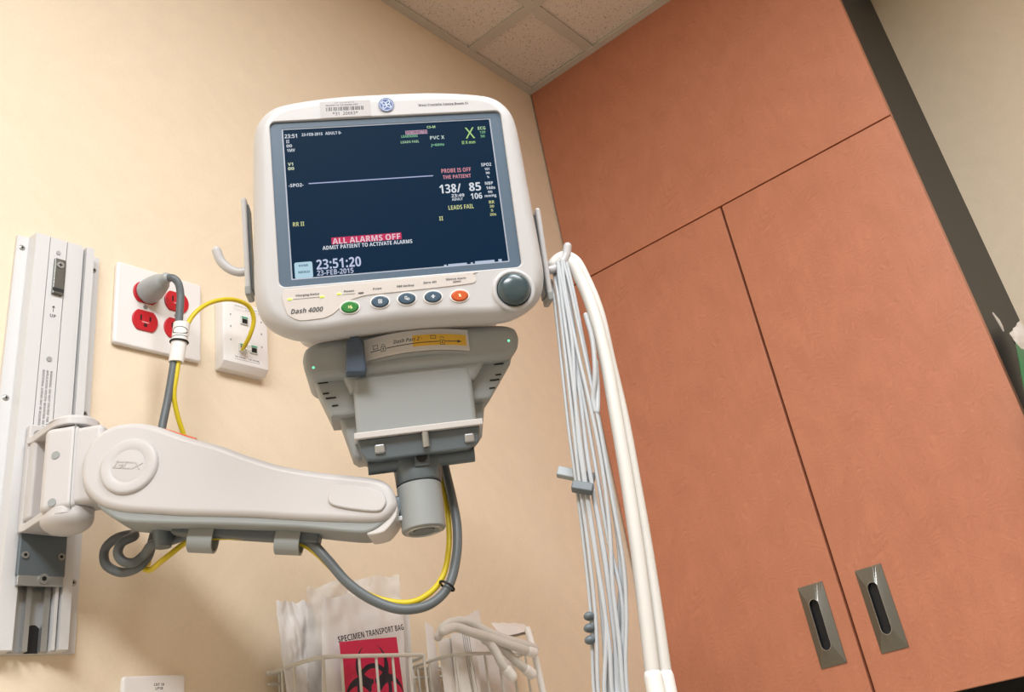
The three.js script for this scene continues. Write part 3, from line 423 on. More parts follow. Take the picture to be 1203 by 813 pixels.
// ------------------------------------------------------------------ docking station under the monitor
{
  const o = thing('docking_station', 'grey plastic docking station with yellow lock label and green lights under the monitor', 'docking station', [MON.x, MON.y, MON.z]);
  o.quaternion.copy(monQ);
  const P = (n, g, m, p = o) => mesh(n, g, m, p);
  const ears = [[-.1035, -.150], [-.1000, -.139], [-.086, -.133], [-.04, -.1305], [.01, -.1295], [.06, -.1315], [.098, -.134], [.1105, -.139], [.1135, -.149], [.1105, -.160], [.102, -.167], [.080, -.170], [-.075, -.170], [-.094, -.1695], [-.1015, -.163]];
  P('tray', soft(extr(smoothShape(ears, 160, true, .3), -.045, -.165, .007, 4), .7), M.dock);
  // curved label rail
  const strip = (x0, x1, h, y, z0, bow, t) => { const g = new THREE.BoxGeometry(x1 - x0, h, t, 24, 1, 1).translate((x0 + x1) / 2, y, z0), p = g.attributes.position; for (let i = 0; i < p.count; i++) { const u = (p.getX(i) - .009) / .053; p.setY(i, p.getY(i) - bow * u * u); p.setZ(i, p.getZ(i) - .006 * u * u); } g.computeVertexNormals(); return g; };
  const lab = canvasTex(1024, 160, (g, w, h) => {
    g.fillStyle = '#cfccc8'; g.fillRect(0, 0, w, h); g.fillStyle = '#e0b23a'; g.fillRect(w * .45, 22, w * .53, h - 50);
    text(g, 'Dash Port 2', w * .26, 58, w * .255, 36, '#3a4248', 'italic bold'); text(g, '®', w * .53, 56, 18, 16, '#b06a20');
    g.strokeStyle = '#23303a'; g.fillStyle = '#23303a'; g.lineWidth = 8; g.beginPath(); g.moveTo(40, 106); g.lineTo(w * .90, 92); g.stroke(); g.beginPath(); g.moveTo(w * .935, 91); g.lineTo(w * .89, 78); g.lineTo(w * .89, 106); g.fill();
    g.lineWidth = 5; g.strokeRect(70, 52, 44, 34); g.strokeRect(w * .63, 36, 50, 28);
    for (const [x, open] of [[142, 0], [w * .715, 1]]) { g.fillStyle = open ? '#e0b23a' : '#cfccc8'; g.fillRect(x - 2, 78, 54, 54); g.fillStyle = '#23303a'; g.strokeRect(x + 4, 82, 42, 44); g.beginPath(); g.arc(x + 25, 76 - open * 10, 17, Math.PI, 0); g.stroke(); g.fillRect(x + 20, 92, 10, 22); }
  });
  const lr = P('label_rail', strip(-.043, .061, .0215, -.1435, -.0430, .004, .010), std(0xd8d5d1, .45));
  mesh('printed_label', (() => { const g = new THREE.PlaneGeometry(.102, .0165, 24, 1).translate(.0095, -.1440, -.0378), p = g.attributes.position; for (let i = 0; i < p.count; i++) { const u = (p.getX(i) - .009) / .053; p.setY(i, p.getY(i) - .004 * u * u); p.setZ(i, p.getZ(i) - .006 * u * u); } g.computeVertexNormals(); return g; })(), new THREE.MeshStandardMaterial({ map: lab, roughness: .45 }), lr);
  P('label_ledge', strip(-.043, .061, .003, -.1562, -.0445, .004, .010), M.dock);
  P('lock_lever', soft(extr(polyShape([[-.0628, -.170], [-.0600, -.139], [-.0560, -.1345], [-.0480, -.1345], [-.0445, -.140], [-.0425, -.1675], [-.0450, -.1720]]), -.030, -.055, .0025, 3), .5), M.lever);
  // body under the tray, stepping in
  P('upper_wing', soft(extr(polyShape([[-.0975, -.162], [.1075, -.162], [.1040, -.172], [.0790, -.2055], [.070, -.206], [-.072, -.206], [-.0810, -.2055]]), -.066, -.160, .004, 3), .5), M.dock);
  P('lower_wing', soft(extr(polyShape([[-.0800, -.180], [.0800, -.180], [.0680, -.240], [.0640, -.2450], [-.0580, -.2480], [-.0630, -.2440]]), -.080, -.158, .005, 3), .5), M.dock);
  P('apron', soft(extr(polyShape([[-.070, -.160], [.082, -.160], [.070, -.178], [.064, -.186], [-.060, -.186], [-.0640, -.176]]), -.052, -.120, .006, 4), .6), M.dock);
  P('column', rbox(.1185, .062, .070, .006, .0018, -.2000, -.086, 3), M.dock);
  // vents
  for (const s of [-1, 1]) for (const [x, y, w] of [[.092, -.1705, .010], [.090, -.1815, .006], [.0855, -.1865, .010], [.082, -.1945, .006]]) P('vent_slot', box(w, .0014, .002, s < 0 ? -x + .006 : x, y, -.0662), M.darkIn);
  const led = new THREE.MeshStandardMaterial({ color: 0x8fe8c0, emissive: 0x4fe0a0, emissiveIntensity: 1.6, roughness: .3 });
  P('status_light', new THREE.SphereGeometry(.0017, 14, 10).translate(-.0935, -.1585, -.0462), led); P('status_light', new THREE.SphereGeometry(.0017, 14, 10).translate(.1020, -.1515, -.0462), led);
}

// ------------------------------------------------------------------ patient monitor
{
  const o = thing('patient_monitor', 'white patient monitor with dark lit screen, coloured buttons and round knob on the arm', 'monitor', [MON.x, MON.y, MON.z]);
  o.quaternion.copy(monQ);
  const P = (n, g, m, p = o) => mesh(n, g, m, p);
  const half = [[0, .1190], [.05, .1180], [.094, .1132], [.1165, .1070], [.1300, .0935], [.1355, .076], [.1376, .045], [.1398, -.01], [.1424, -.075], [.1412, -.100], [.1335, -.119], [.1160, -.1320], [.092, -.1380], [.045, -.1362], [0, -.1350]];
  const poly = smoothShape([...half, ...half.slice(1, -1).reverse().map(([x, y]) => [-x, y])], 400, true, .5).getPoints();
  const N = 480, ths = Array.from({ length: N }, (_, i) => i / N * Math.PI * 2);
  const rad = ths.map(t => polar(poly, t)), hole = rrShape(.236, .1745, .006).getPoints(12), hr = ths.map(t => polar(hole, t));
  // make ring angles hit the corners of the opening exactly enough by using many samples
  const ring = (inset, z) => ths.map((t, i) => V3(Math.cos(t) * (rad[i] - inset), Math.sin(t) * (rad[i] - inset), z));
  const hring = (inset, z) => ths.map((t, i) => { const k = hr[i] - inset; return V3(Math.cos(t) * k, Math.sin(t) * k, z); });
  const rings = [ring(.046, -.080), ring(.036, -.078), ring(.024, -.068), ring(.014, -.055), ring(.0098, -.048), ring(.0065, -.042), ring(.0038, -.036), ring(.0018, -.030), ring(.0005, -.025), ring(0, -.020)];
  for (let k = 1; k <= 16; k++) { const a = k / 16 * Math.PI / 2; rings.push(ring(.0155 * (1 - Math.cos(a)), -.020 + .020 * Math.sin(a))); }
  rings.push(hring(-.0012, 0), hring(-.0004, -.0004), hring(0, -.0012), hring(0, -.0060));
  P('housing', ringLoft(rings, true, true, .5), M.white);
  P('rear_body', rbox(.225, .195, .10, .02, 0, -.018, -.118, 4), M.white);
  // screen surround, display
  const fr = rrShape(.2362, .1747, .006); const inn = rrShape(.2135, .1605, .001); fr.holes.push(inn);
  P('screen_frame', new THREE.ExtrudeGeometry(fr, { depth: .0015, bevelEnabled: false }).translate(0, 0, -.0042), M.blueFrame);
  const lip = rrShape(.2138, .1608, .001); lip.holes.push(rrShape(.2110, .1580, .0008));
  P('screen_lip', new THREE.ExtrudeGeometry(lip, { depth: .0012, bevelEnabled: false }).translate(0, 0, -.0044), M.frameLip);
  const SW = 2048, SH = 1534, k = SW / 211, X = x => (x + 105.5) * k, Yp = y => (79 - y) * k;
  const scr = canvasTex(SW, SH, (g, w, h) => {
    g.fillStyle = '#0a2b45'; g.fillRect(0, 0, w, h);
    const quad = (p, c) => { g.fillStyle = c; g.beginPath(); p.forEach(([x, y], i) => i ? g.lineTo(X(x), Yp(y)) : g.moveTo(X(x), Yp(y))); g.fill(); };
    const av = (q) => { const x0 = (q[0][0] + q[3][0]) / 2, x1 = (q[1][0] + q[2][0]) / 2, y0 = (q[0][1] + q[1][1]) / 2, y1 = (q[2][1] + q[3][1]) / 2; return [[x0, y0], [x1, y0], [x1, y1], [x0, y1]]; };
    quad(av(T.red), '#d23a63'); quad(av(T.pink), '#d8b0c8');
    const hm = av(T.home); g.fillStyle = '#bfe0f0'; g.beginPath(); g.roundRect(X(hm[0][0]), Yp(hm[0][1]), (hm[1][0] - hm[0][0]) * k, (hm[0][1] - hm[2][1]) * k, 18); g.fill();
    const seg = ([a, b], c, lw) => { const y = (a[1] + b[1]) / 2; g.strokeStyle = c; g.lineWidth = lw; g.beginPath(); g.moveTo(X(a[0]), Yp(y)); g.lineTo(X(b[0]), Yp(y)); g.stroke(); };
    seg(T.line, '#b9c1e6', 11); T.ticks.forEach(t => seg(t, '#c3d2ea', 26));
    T.txt.forEach(([s, x, y, wd, hh, c]) => text(g, s, X(x), Yp(y), wd * k, hh * k, c, s === 'X' ? 'normal' : 'bold'));
  });
  P('display', new THREE.PlaneGeometry(.2112, .1582).translate(0, 0, -.0040), new THREE.MeshPhysicalMaterial({ color: 0x040608, roughness: .4, specularIntensity: .12, emissive: 0xffffff, emissiveMap: scr, emissiveIntensity: .62 }));
  // control strip
  const cp = [[-.1165, -.097], [-.113, -.0915], [-.105, -.0905], [.066, -.0893], [.0678, -.0905], [.0672, -.1002], [-.0052, -.1024], [-.0379, -.1030], [-.0560, -.1075], [-.0700, -.1185], [-.080, -.1218], [-.101, -.1220], [-.1119, -.1152]];
  const ps = P('control_strip', soft(extr(smoothShape(cp, 160, true, .25), .0008, -.0006, .0003, 1), .5), M.panel);
  // lettering as thin printed sheet: dark ink where the mask is opaque
  const ink = canvasTex(2048, 400, (g, w, h) => {
    g.fillStyle = '#000'; g.fillRect(0, 0, w, h); g.fillStyle = '#fff'; const s = 2048 / 190, px = x => (x + 118) * s, py = y => (-88 - y) * s;
    text(g, 'Dash 4000', px(-109.5), py(-112.6), 30 * s, 4.6 * s, '#fff', 'italic bold');
    for (const [t, x, y, wd] of [['Charging Status', -103.5, -97.3, 22], ['Power', -58.5, -97.3, 10], ['Print', -31, -97.4, 8.5], ['NBP Go/Stop', -8, -97.0, 17], ['Zero All', 18, -95.6, 13], ['Silence Alarm', 40.4, -94.2, 20], ['Admit', 47, -97.2, 8]]) text(g, t, px(x), py(y), wd * s, 1.9 * s, '#fff');
    g.fillRect(px(-106), py(-100.5), 25 * s, 4); g.fillRect(px(-60), py(-100.2), 12 * s, 4); g.fillRect(px(-45), py(-99.6), 5 * s, 1.4 * s);
  }, false);
  mesh('printed_lettering', new THREE.PlaneGeometry(.190, .0371).translate(-.118 + .095, -.088 - .01855, .0011), new THREE.MeshStandardMaterial({ color: 0x4a4c4e, roughness: .5, alphaMap: ink, transparent: true }), ps);
  const ledY = new THREE.MeshStandardMaterial({ color: 0xd8f06a, emissive: 0xc8f040, emissiveIntensity: .45, roughness: .35 });
  for (const [x, y] of [[-.1091, -.1003], [-.0791, -.1006], [-.0630, -.0992]]) P('indicator', rbox(.0042, .0018, .0012, .0008, x, y, .0010), ledY);
  // buttons
  const icons = [
    g => { g.beginPath(); g.lineWidth = 14; g.moveTo(100, 90); g.lineTo(156, 38); g.stroke(); g.beginPath(); g.moveTo(104, 40); g.lineTo(104, 70); g.stroke(); g.beginPath(); g.arc(154, 82, 14, 0, 7); g.stroke(); },
    g => { g.lineWidth = 10; g.strokeRect(98, 34, 60, 60); g.fillRect(114, 50, 28, 28); },
    g => { g.lineWidth = 10; g.strokeRect(92, 34, 34, 44); g.beginPath(); g.arc(156, 80, 16, 0, 7); g.stroke(); g.beginPath(); g.moveTo(112, 84); g.lineTo(140, 92); g.stroke(); },
    g => { g.lineWidth = 10; g.beginPath(); g.moveTo(128, 28); g.lineTo(128, 100); g.moveTo(86, 64); g.lineTo(112, 64); g.moveTo(144, 64); g.lineTo(170, 64); g.stroke(); g.beginPath(); g.ellipse(128, 64, 16, 26, 0, 0, 7); g.stroke(); },
    g => { g.beginPath(); g.moveTo(104, 88); g.quadraticCurveTo(112, 78, 112, 58); g.quadraticCurveTo(114, 34, 128, 34); g.quadraticCurveTo(142, 34, 144, 58); g.quadraticCurveTo(144, 78, 152, 88); g.fill(); g.lineWidth = 8; g.beginPath(); g.moveTo(98, 34); g.lineTo(160, 98); g.stroke(); }];
  [[-.0540, -.1134, '#2f7f3c', '#dfe8a0'], [-.0251, -.1107, '#41586a', '#e6ecef'], [.0007, -.1100, '#41586a', '#e6ecef'], [.0260, -.1106, '#41586a', '#e6ecef'], [.0521, -.1120, '#c85a2a', '#f2e6b8']].forEach(([x, y, c, ic], i) => {
    const e = (a, b, z, h) => { const r = []; for (const [q, zz] of [[1, 0], [1, h * .6], [.93, h], [.80, h * 1.15]]) r.push(Array.from({ length: 40 }, (_, j) => { const t = j / 40 * Math.PI * 2; return V3(x + Math.cos(t) * a * q, y + Math.sin(t) * b * q, z + zz); })); return ringLoft(r, true, false, .9); };
    const bt = P('button', e(.0083, .0056, 0, .0022), std(c, .35)); bt.userData.label = ['green oval power button', 'slate blue oval print button', 'slate blue oval cuff button', 'slate blue oval zero button', 'orange oval alarm silence button'][i];
    mesh('button_rim', (() => { const s = new THREE.Shape(); s.absellipse(x, y, .0096, .0068, 0, Math.PI * 2); const q = new THREE.Path(); q.absellipse(x, y, .0085, .0058, 0, Math.PI * 2); s.holes.push(q); return new THREE.ExtrudeGeometry(s, { depth: .0009, bevelEnabled: false, curveSegments: 32 }); })(), std(0xf0eeec, .4), bt);
    const t = canvasTex(256, 128, (g) => { g.fillStyle = '#000'; g.fillRect(0, 0, 256, 128); g.strokeStyle = g.fillStyle = '#fff'; icons[i](g); }, false);
    mesh('button_icon', new THREE.PlaneGeometry(.0130, .0072).translate(x, y, .0029), new THREE.MeshStandardMaterial({ color: ic, roughness: .4, alphaMap: t, transparent: true }), bt);
  });
  // rotary knob with its collar
  const kx = .1062, ky = -.1111;
  const kn = P('knob', new THREE.LatheGeometry([[0, .0125], [.006, .0122], [.0110, .0112], [.0142, .0092], [.0158, .006], [.0165, .002], [.0166, 0]].reverse().map(p => new THREE.Vector2(...p)), 56).rotateX(Math.PI / 2).translate(kx, ky, 0), M.knob);
  kn.userData.label = 'dark green-grey glossy rotary knob';
  P('knob_collar', new THREE.LatheGeometry([[.0168, 0], [.0172, .0020], [.0192, .0028], [.0212, .0018], [.0220, 0]].reverse().map(p => new THREE.Vector2(...p)), 56).rotateX(Math.PI / 2).translate(kx, ky, 0), M.white);
  P('knob_gap', new THREE.TorusGeometry(.0168, .0006, 6, 56).translate(kx, ky, .0008), M.black);
  // bar code label, logo, unit name
  const bc = canvasTex(512, 184, (g, w, h) => {
    g.fillStyle = '#b8b4b3'; g.fillRect(0, 0, w, h); const r = rngOf(9); g.fillStyle = '#222428'; let x = 60; while (x < 440) { const bw = 4 + r() * 9; g.fillRect(x, 66, bw, 44); x += bw + 4 + r() * 8; }
    text(g, 'PROPERTY OF THE BIOMED DEPT', 58, 46, 330, 18, '#33363a'); text(g, 'ID NUMBER', 150, 18, 200, 13, '#77787a'); text(g, '*31 20663*', 120, 142, 260, 34, '#222428', 'bold', 'monospace');
  });
  P('barcode_label', new THREE.PlaneGeometry(.0510, .0183).translate(-.0419, .0975, .0004), new THREE.MeshStandardMaterial({ map: bc, roughness: .35 }));
  const lg = canvasTex(256, 256, (g) => {
    g.fillStyle = '#c4c8d2'; g.fillRect(0, 0, 256, 256); g.fillStyle = '#4d618e'; g.beginPath(); g.arc(128, 128, 124, 0, 7); g.fill(); g.strokeStyle = '#c9d2e6'; g.lineWidth = 9; g.beginPath(); g.arc(128, 128, 104, 0, 7); g.stroke();
    for (let k2 = 0; k2 < 4; k2++) { g.save(); g.translate(128, 128); g.rotate(k2 * Math.PI / 2 + .5); g.beginPath(); g.arc(96, 18, 17, 2.2, 5.4); g.stroke(); g.restore(); }
    g.lineWidth = 13; for (const r2 of [.62, 2.36]) { g.save(); g.translate(128, 128); g.rotate(r2); g.beginPath(); g.moveTo(0, 0); g.bezierCurveTo(30, -44, 84, -34, 76, 0); g.bezierCurveTo(72, 30, 30, 26, 0, 0); g.bezierCurveTo(-30, -26, -72, -30, -76, 0); g.bezierCurveTo(-84, 34, -30, 44, 0, 0); g.stroke(); g.restore(); }
  });
  const disc = new THREE.CircleGeometry(.0080, 40);
  const lb = P('emblem', cyl(.0080, .0080, .0012, 40).rotateX(Math.PI / 2).translate(-.0003, .0998, .0004), std(0x4d618e, .35));
  mesh('emblem_face', disc.translate(-.0003, .0998, .0012), new THREE.MeshStandardMaterial({ map: lg, roughness: .3 }), lb);
  const un = canvasTex(1024, 64, (g) => { g.fillStyle = '#000'; g.fillRect(0, 0, 1024, 64); text(g, 'West Franklin Emerg Room 11', 6, 32, 1010, 46, '#fff', 'bold', 'serif'); }, false);
  P('unit_name', new THREE.PlaneGeometry(.0533, .0034).translate(.0589, .0976, .0004), new THREE.MeshStandardMaterial({ color: 0x2a2c2e, roughness: .5, alphaMap: un, transparent: true }));
  // side cable hooks
  for (const s of [-1, 1]) {
    const yA = s < 0 ? -.030 : -.064, xb = s * .1500, h = .102;
    P('side_bar', rbox(.0055, h, .030, .0024, xb, yA, -.048, 3).applyMatrix4(new THREE.Matrix4().identity()), M.white);
    P('side_bar_gasket', rbox(.0016, h - .012, .024, .0006, s * .1464, yA, -.050), M.brack);
    P('side_bar_foot', rbox(.0062, .010, .0305, .002, xb, yA - h / 2 + .004, -.048), M.armG);
    const hz = -.050, y0 = s < 0 ? -.052 : -.078, pts = [[xb, y0, hz], [xb + s * .010, y0 - .0005, hz], [xb + s * .019, y0 + .004, hz], [xb + s * .0265, y0 + .013, hz], [xb + s * .0300, y0 + .024, hz]];
    P('cable_hook', tube(pts, .0046, 30, 12), M.white);
  }
}

// ------------------------------------------------------------------ wall outlets
function plateGeo(w, h, d, r = .004) { return soft(extr(rrShape(w, h, r), d, 0, .0028, 3), .5); }
{
  const cx = -.9725, cy = 1.727, o = thing('power_outlet', 'white wall plate with four red receptacles beside the wall channel', 'outlet', [cx, cy, 0]);
  mesh('face_plate', plateGeo(.119, .114, .0075), M.plate, o);
  for (const x of [-.0205, .0225]) for (const y of [.0205, -.0185]) {
    const s = new THREE.Shape(); const r = .0172, f = .0140; const a0 = Math.asin(f / r);
    s.absarc(0, 0, r, -a0, a0); s.absarc(0, 0, r, Math.PI - a0, Math.PI + a0);
    const R = mesh('receptacle', soft(extr(s, .0095, .003, .0008, 2), .5).translate(x, y, 0), M.red, o);
    mesh('blade_slot', merge([box(.0022, .0075, .0006, x - .0062, y + .003, .0096), box(.0022, .0060, .0006, x + .0062, y + .003, .0096)]), M.slot, R);
    mesh('ground_hole', cyl(.0024, .0024, .0006, 16).rotateX(Math.PI / 2).translate(x, y - .0068, .0096), M.slot, R);
    mesh('center_bar', box(.009, .0016, .0005, x, y - .0028, .0096), std(0xe0a0a0, .5), R);
  }
  for (const x of [-.0205, .0225]) mesh('plate_screw', cyl(.0028, .0028, .0008, 16).rotateX(Math.PI / 2).translate(x, .001, .0077), M.screw, o);
}
{
  const cx = -.8525, cy = 1.719, o = thing('data_outlet', 'white network wall box with sloped lower lip and a yellow cable plugged in', 'outlet', [cx, cy, 0]);
  const pr = new THREE.Shape([[0, -.052], [.012, -.052], [.019, -.044], [.019, .047], [.016, .050], [0, .050]].map(p => new THREE.Vector2(...p)));
  mesh('housing', creased(new THREE.ExtrudeGeometry(pr, { depth: .068, bevelEnabled: true, bevelThickness: .0015, bevelSize: .0015, bevelOffset: -.0015, bevelSegments: 2 }).rotateY(-Math.PI / 2).translate(.034, 0, 0), .5), M.plate, o);
  for (const [x, y] of [[-.003, .021], [-.006, -.021], [.011, -.0195]]) {
    const j = mesh('network_jack', rbox(.0125, .012, .003, .0008, x, y, .0195), std(0xd7d8d4, .4), o);
    mesh('jack_opening', box(.008, .0065, .0006, x, y - .0012, .0213), M.black, j);
    mesh('jack_tab', box(.0095, .0018, .0007, x, y + .0043, .0213), std(0x3fae84, .4), j);
  }
  for (const y of [.026, .008, -.012]) for (const x of [-.024, .025]) mesh('vent_dot', box(.0016, .0022, .0005, x, y, .0192), M.dockD, o);
  const t = canvasTex(512, 128, (g) => { g.fillStyle = '#ece9e7'; g.fillRect(0, 0, 512, 128); text(g, '1E-102A    1E-102B', 20, 40, 440, 26, '#33363a'); g.fillStyle = '#5a5c5e'; g.fillRect(20, 80, 450, 6); g.fillRect(466, 30, 6, 56); });
  mesh('label_strip', new THREE.PlaneGeometry(.044, .010).translate(.002, -.037, .0192), new THREE.MeshStandardMaterial({ map: t, roughness: .4 }), o);
  const t2 = canvasTex(512, 96, (g) => { g.fillStyle = '#ece9e7'; g.fillRect(0, 0, 512, 96); text(g, 'NETWORK PATIENT MONITOR', 20, 32, 460, 18, '#8a8d90'); text(g, 'ONLY', 200, 70, 280, 18, '#8a8d90'); });
  mesh('label_strip', new THREE.PlaneGeometry(.046, .0086).translate(.004, .040, .0192), new THREE.MeshStandardMaterial({ map: t2, roughness: .4 }), o);
}
{
  const cx = -.967, yT = 1.2945, cy = yT - .057, o = thing('circuit_plate', 'white single wall plate printed with circuit number below the wall channel', 'outlet', [cx, cy, 0]);
  mesh('face_plate', plateGeo(.072, .114, .007), M.plate, o);
  const t = canvasTex(256, 128, (g) => { g.fillStyle = '#ece9e7'; g.fillRect(0, 0, 256, 128); text(g, 'CKT 10', 20, 36, 200, 40, '#1c1c1c'); text(g, 'LP1B', 50, 92, 150, 40, '#1c1c1c'); });
  mesh('printed_label', new THREE.PlaneGeometry(.0155, .0085).translate(.005, .0455, .0072), new THREE.MeshStandardMaterial({ map: t, roughness: .4 }), o);
  const s = new THREE.Shape(); s.absarc(0, 0, .0172, -.95, .95); s.absarc(0, 0, .0172, Math.PI - .95, Math.PI + .95);
  for (const y of [.0195, -.0195]) mesh('receptacle', soft(extr(s, .0088, .003, .0008, 2), .5).translate(0, y, 0), M.plate, o);
}

// ------------------------------------------------------------------ cords
{
  const p0 = T.cordA[0], o = thing('power_cable', 'grey power cord with plug in the red outlet, coiled and looping under the arm', 'cord', [0, 0, 0]);
  mesh('cable', tube(T.cordA, .0047, 420, 12), M.cord, o);
  const ax = V3(-.9915, 1.7485, .0095), end = V3(...p0), dir = end.clone().sub(ax), len = dir.length();
  const prof = [[0, -.001], [.0150, -.001], [.0162, .002], [.0163, .010], [.0140, .022], [.0118, .030], [.0092, len - .006], [.0070, len - .004], [.0072, len + .002], [.0045, len + .006], [0, len + .006]].map(q => new THREE.Vector2(q[0], q[1]));
  const plug = mesh('plug', new THREE.LatheGeometry(prof, 36).applyQuaternion(new THREE.Quaternion().setFromUnitVectors(V3(0, 1, 0), dir.normalize())).translate(ax.x, ax.y, ax.z), new THREE.MeshStandardMaterial({ color: 0xa6aaaa, roughness: .35 }), o);
  // paper flag wrapped round both cables, with a black tie
  const a = V3(...T.cordA[5]).add(V3(.004, .006, .001)), b = V3(...T.cordA[7]).add(V3(.003, .010, .002)), d = a.clone().sub(b);
  const flag = canvasTex(128, 256, (g) => { g.fillStyle = '#efeeea'; g.fillRect(0, 0, 128, 256); g.strokeStyle = '#3a3c40'; g.lineWidth = 4; g.beginPath(); g.arc(70, 60, 22, 0, 6); g.moveTo(30, 100); g.lineTo(96, 92); g.moveTo(40, 40); g.lineTo(40, 120); g.stroke(); });
  mesh('paper_flag', new THREE.CylinderGeometry(.0098, .0088, d.length(), 24, 1, false).rotateY(2.2).applyQuaternion(new THREE.Quaternion().setFromUnitVectors(V3(0, 1, 0), d.clone().normalize())).translate((a.x + b.x) / 2, (a.y + b.y) / 2, (a.z + b.z) / 2), new THREE.MeshStandardMaterial({ map: flag, roughness: .7 }), o);
  const tie = (c, dirv, r) => mesh('cable_tie', new THREE.TorusGeometry(r, .0012, 8, 32).applyQuaternion(new THREE.Quaternion().setFromUnitVectors(V3(0, 0, 1), dirv.clone().normalize())).translate(c.x, c.y, c.z), M.black, o);
  tie(a.clone().lerp(b, .48), d, .0102);
  const n = T.cordA.length, e0 = V3(...T.cordA[n - 7]), e1 = V3(...T.cordA[n - 5]);
  const tc = V3(...T.cordA[n - 6]); tie(tc.clone().add(V3(-.002, .001, .001)), e1.sub(e0), .0078);
}
{
  const o = thing('network_cable', 'yellow network cable from the data outlet running beside the grey power cord', 'cable', [0, 0, 0]);
  mesh('cable', tube(T.netA, .0029, 420, 10), M.yellow, o);
  const p = T.netA[0]; mesh('connector', rbox(.0095, .008, .016, .0012, p[0] + .0005, p[1], .0245), M.clear, o);
}

// ------------------------------------------------------------------ leads and hose hanging from the right-hand hook
{
  const o = thing('lead_wire_set', 'bundle of thin grey patient lead wires hanging from the monitor hook', 'cable bundle', [0, 0, 0]);
  T.wires.forEach((w, i) => mesh('lead_wire', tube(w, i % 4 === 0 ? .0018 : .0021, 110, 8), M.lead, o));
  mesh('lead_wire', tube(T.loopw, .0026, 70, 8), M.lead, o);
  const c = T.leadclip, mid = (a, b) => [(a[0] + b[0]) / 2, (a[1] + b[1]) / 2, (a[2] + b[2]) / 2];
  const barOf = (a, b, h, t, m) => { const A = V3(...a), B = V3(...b), d = B.clone().sub(A), g = rbox(d.length(), h, t, .0015, 0, 0, 0, 2).applyQuaternion(new THREE.Quaternion().setFromUnitVectors(V3(1, 0, 0), d.normalize())); const q = mid(a, b); return mesh('wire_comb', g.translate(...q), m, o); };
  barOf(c[0], c[1], .0100, .008, M.comb); barOf(c[2], c[3], .0090, .010, M.clipGrey);
  T.balls.forEach(b => mesh('snap_end', new THREE.SphereGeometry(.0048, 18, 12).scale(1.1, .8, 1).translate(...b), M.clipGrey, o));
  const e = T.balls; mesh('snap_stem', rod([e[0][0] + .004, e[0][1], e[0][2]], [e[2][0] + .004, e[2][1], e[2][2]], .0022), M.lead, o);
}
{
  const o = thing('pressure_hose', 'pair of white rubber hoses hanging from the monitor hook before the cabinet', 'hose', [0, 0, 0]);
  T.hose.forEach((h, i) => { mesh('hose', tube(h, .0068, 160, 14), M.hose, o); const a = V3(...T.hoseEnd[i * 2]), b = V3(...T.hoseEnd[i * 2 + 1]); mesh('end_fitting', tube([a, a.clone().lerp(b, .5), b], .0082, 4, 16), M.hoseEnd, o); });
}

// ------------------------------------------------------------------ wire baskets on the back wall
function basket(x0, x1, label) {
  const yR = 1.2925, yB = 1.13, z0 = .006, z1 = .0875, r = .018;
  const o = thing('wire_basket', label, 'basket', [x0, yB, 0], 'wire baskets on the back wall');
  const P = (n, g, m = M.wire) => mesh(n, g.translate(-x0, -yB, 0), m, o);
  const rim = y => [[x0 + .004, y, z0], [x0 + .004, y, z1 - .05], [x0 + .006, y, z1 - r], [x0 + r, y, z1 - .002], [x0 + .05, y, z1], [x1 - .05, y, z1], [x1 - r, y, z1 - .002], [x1 - .006, y, z1 - r], [x1 - .004, y, z1 - .05], [x1 - .004, y, z0]];
  P('rim', tube(rim(yR), .0024, 90, 10)); P('back_rail', rod([x0, yR, z0], [x1, yR, z0], .0024)); P('back_rail', rod([x0, yR - .012, z0], [x1, yR - .012, z0], .0018));
  P('lower_ring', tube(rim(yB), .002, 90, 8));
  const nx = Math.round((x1 - x0 - .03) / .0265);
  for (let i = 0; i <= nx; i++) { const x = x0 + .015 + (x1 - x0 - .03) * i / nx; P('front_wire', rod([x, yR, z1 - .0015], [x, yB, z1 - .0015], .0017)); P('bottom_wire', rod([x, yB, z1 - .002], [x, yB, z0], .0015)); P('back_wire', rod([x, yR, z0], [x, yB, z0], .0015)); }
  for (const x of [x0 + .004, x1 - .004]) for (const z of [.026, .048]) P('side_wire', rod([x, yR, z], [x, yB, z], .0017));
  return o;
}
basket(-.823, -.634, 'white wire basket on the wall holding the specimen bags');
basket(-.606, -.436, 'white wire basket on the wall holding folded white tubing and pouches');

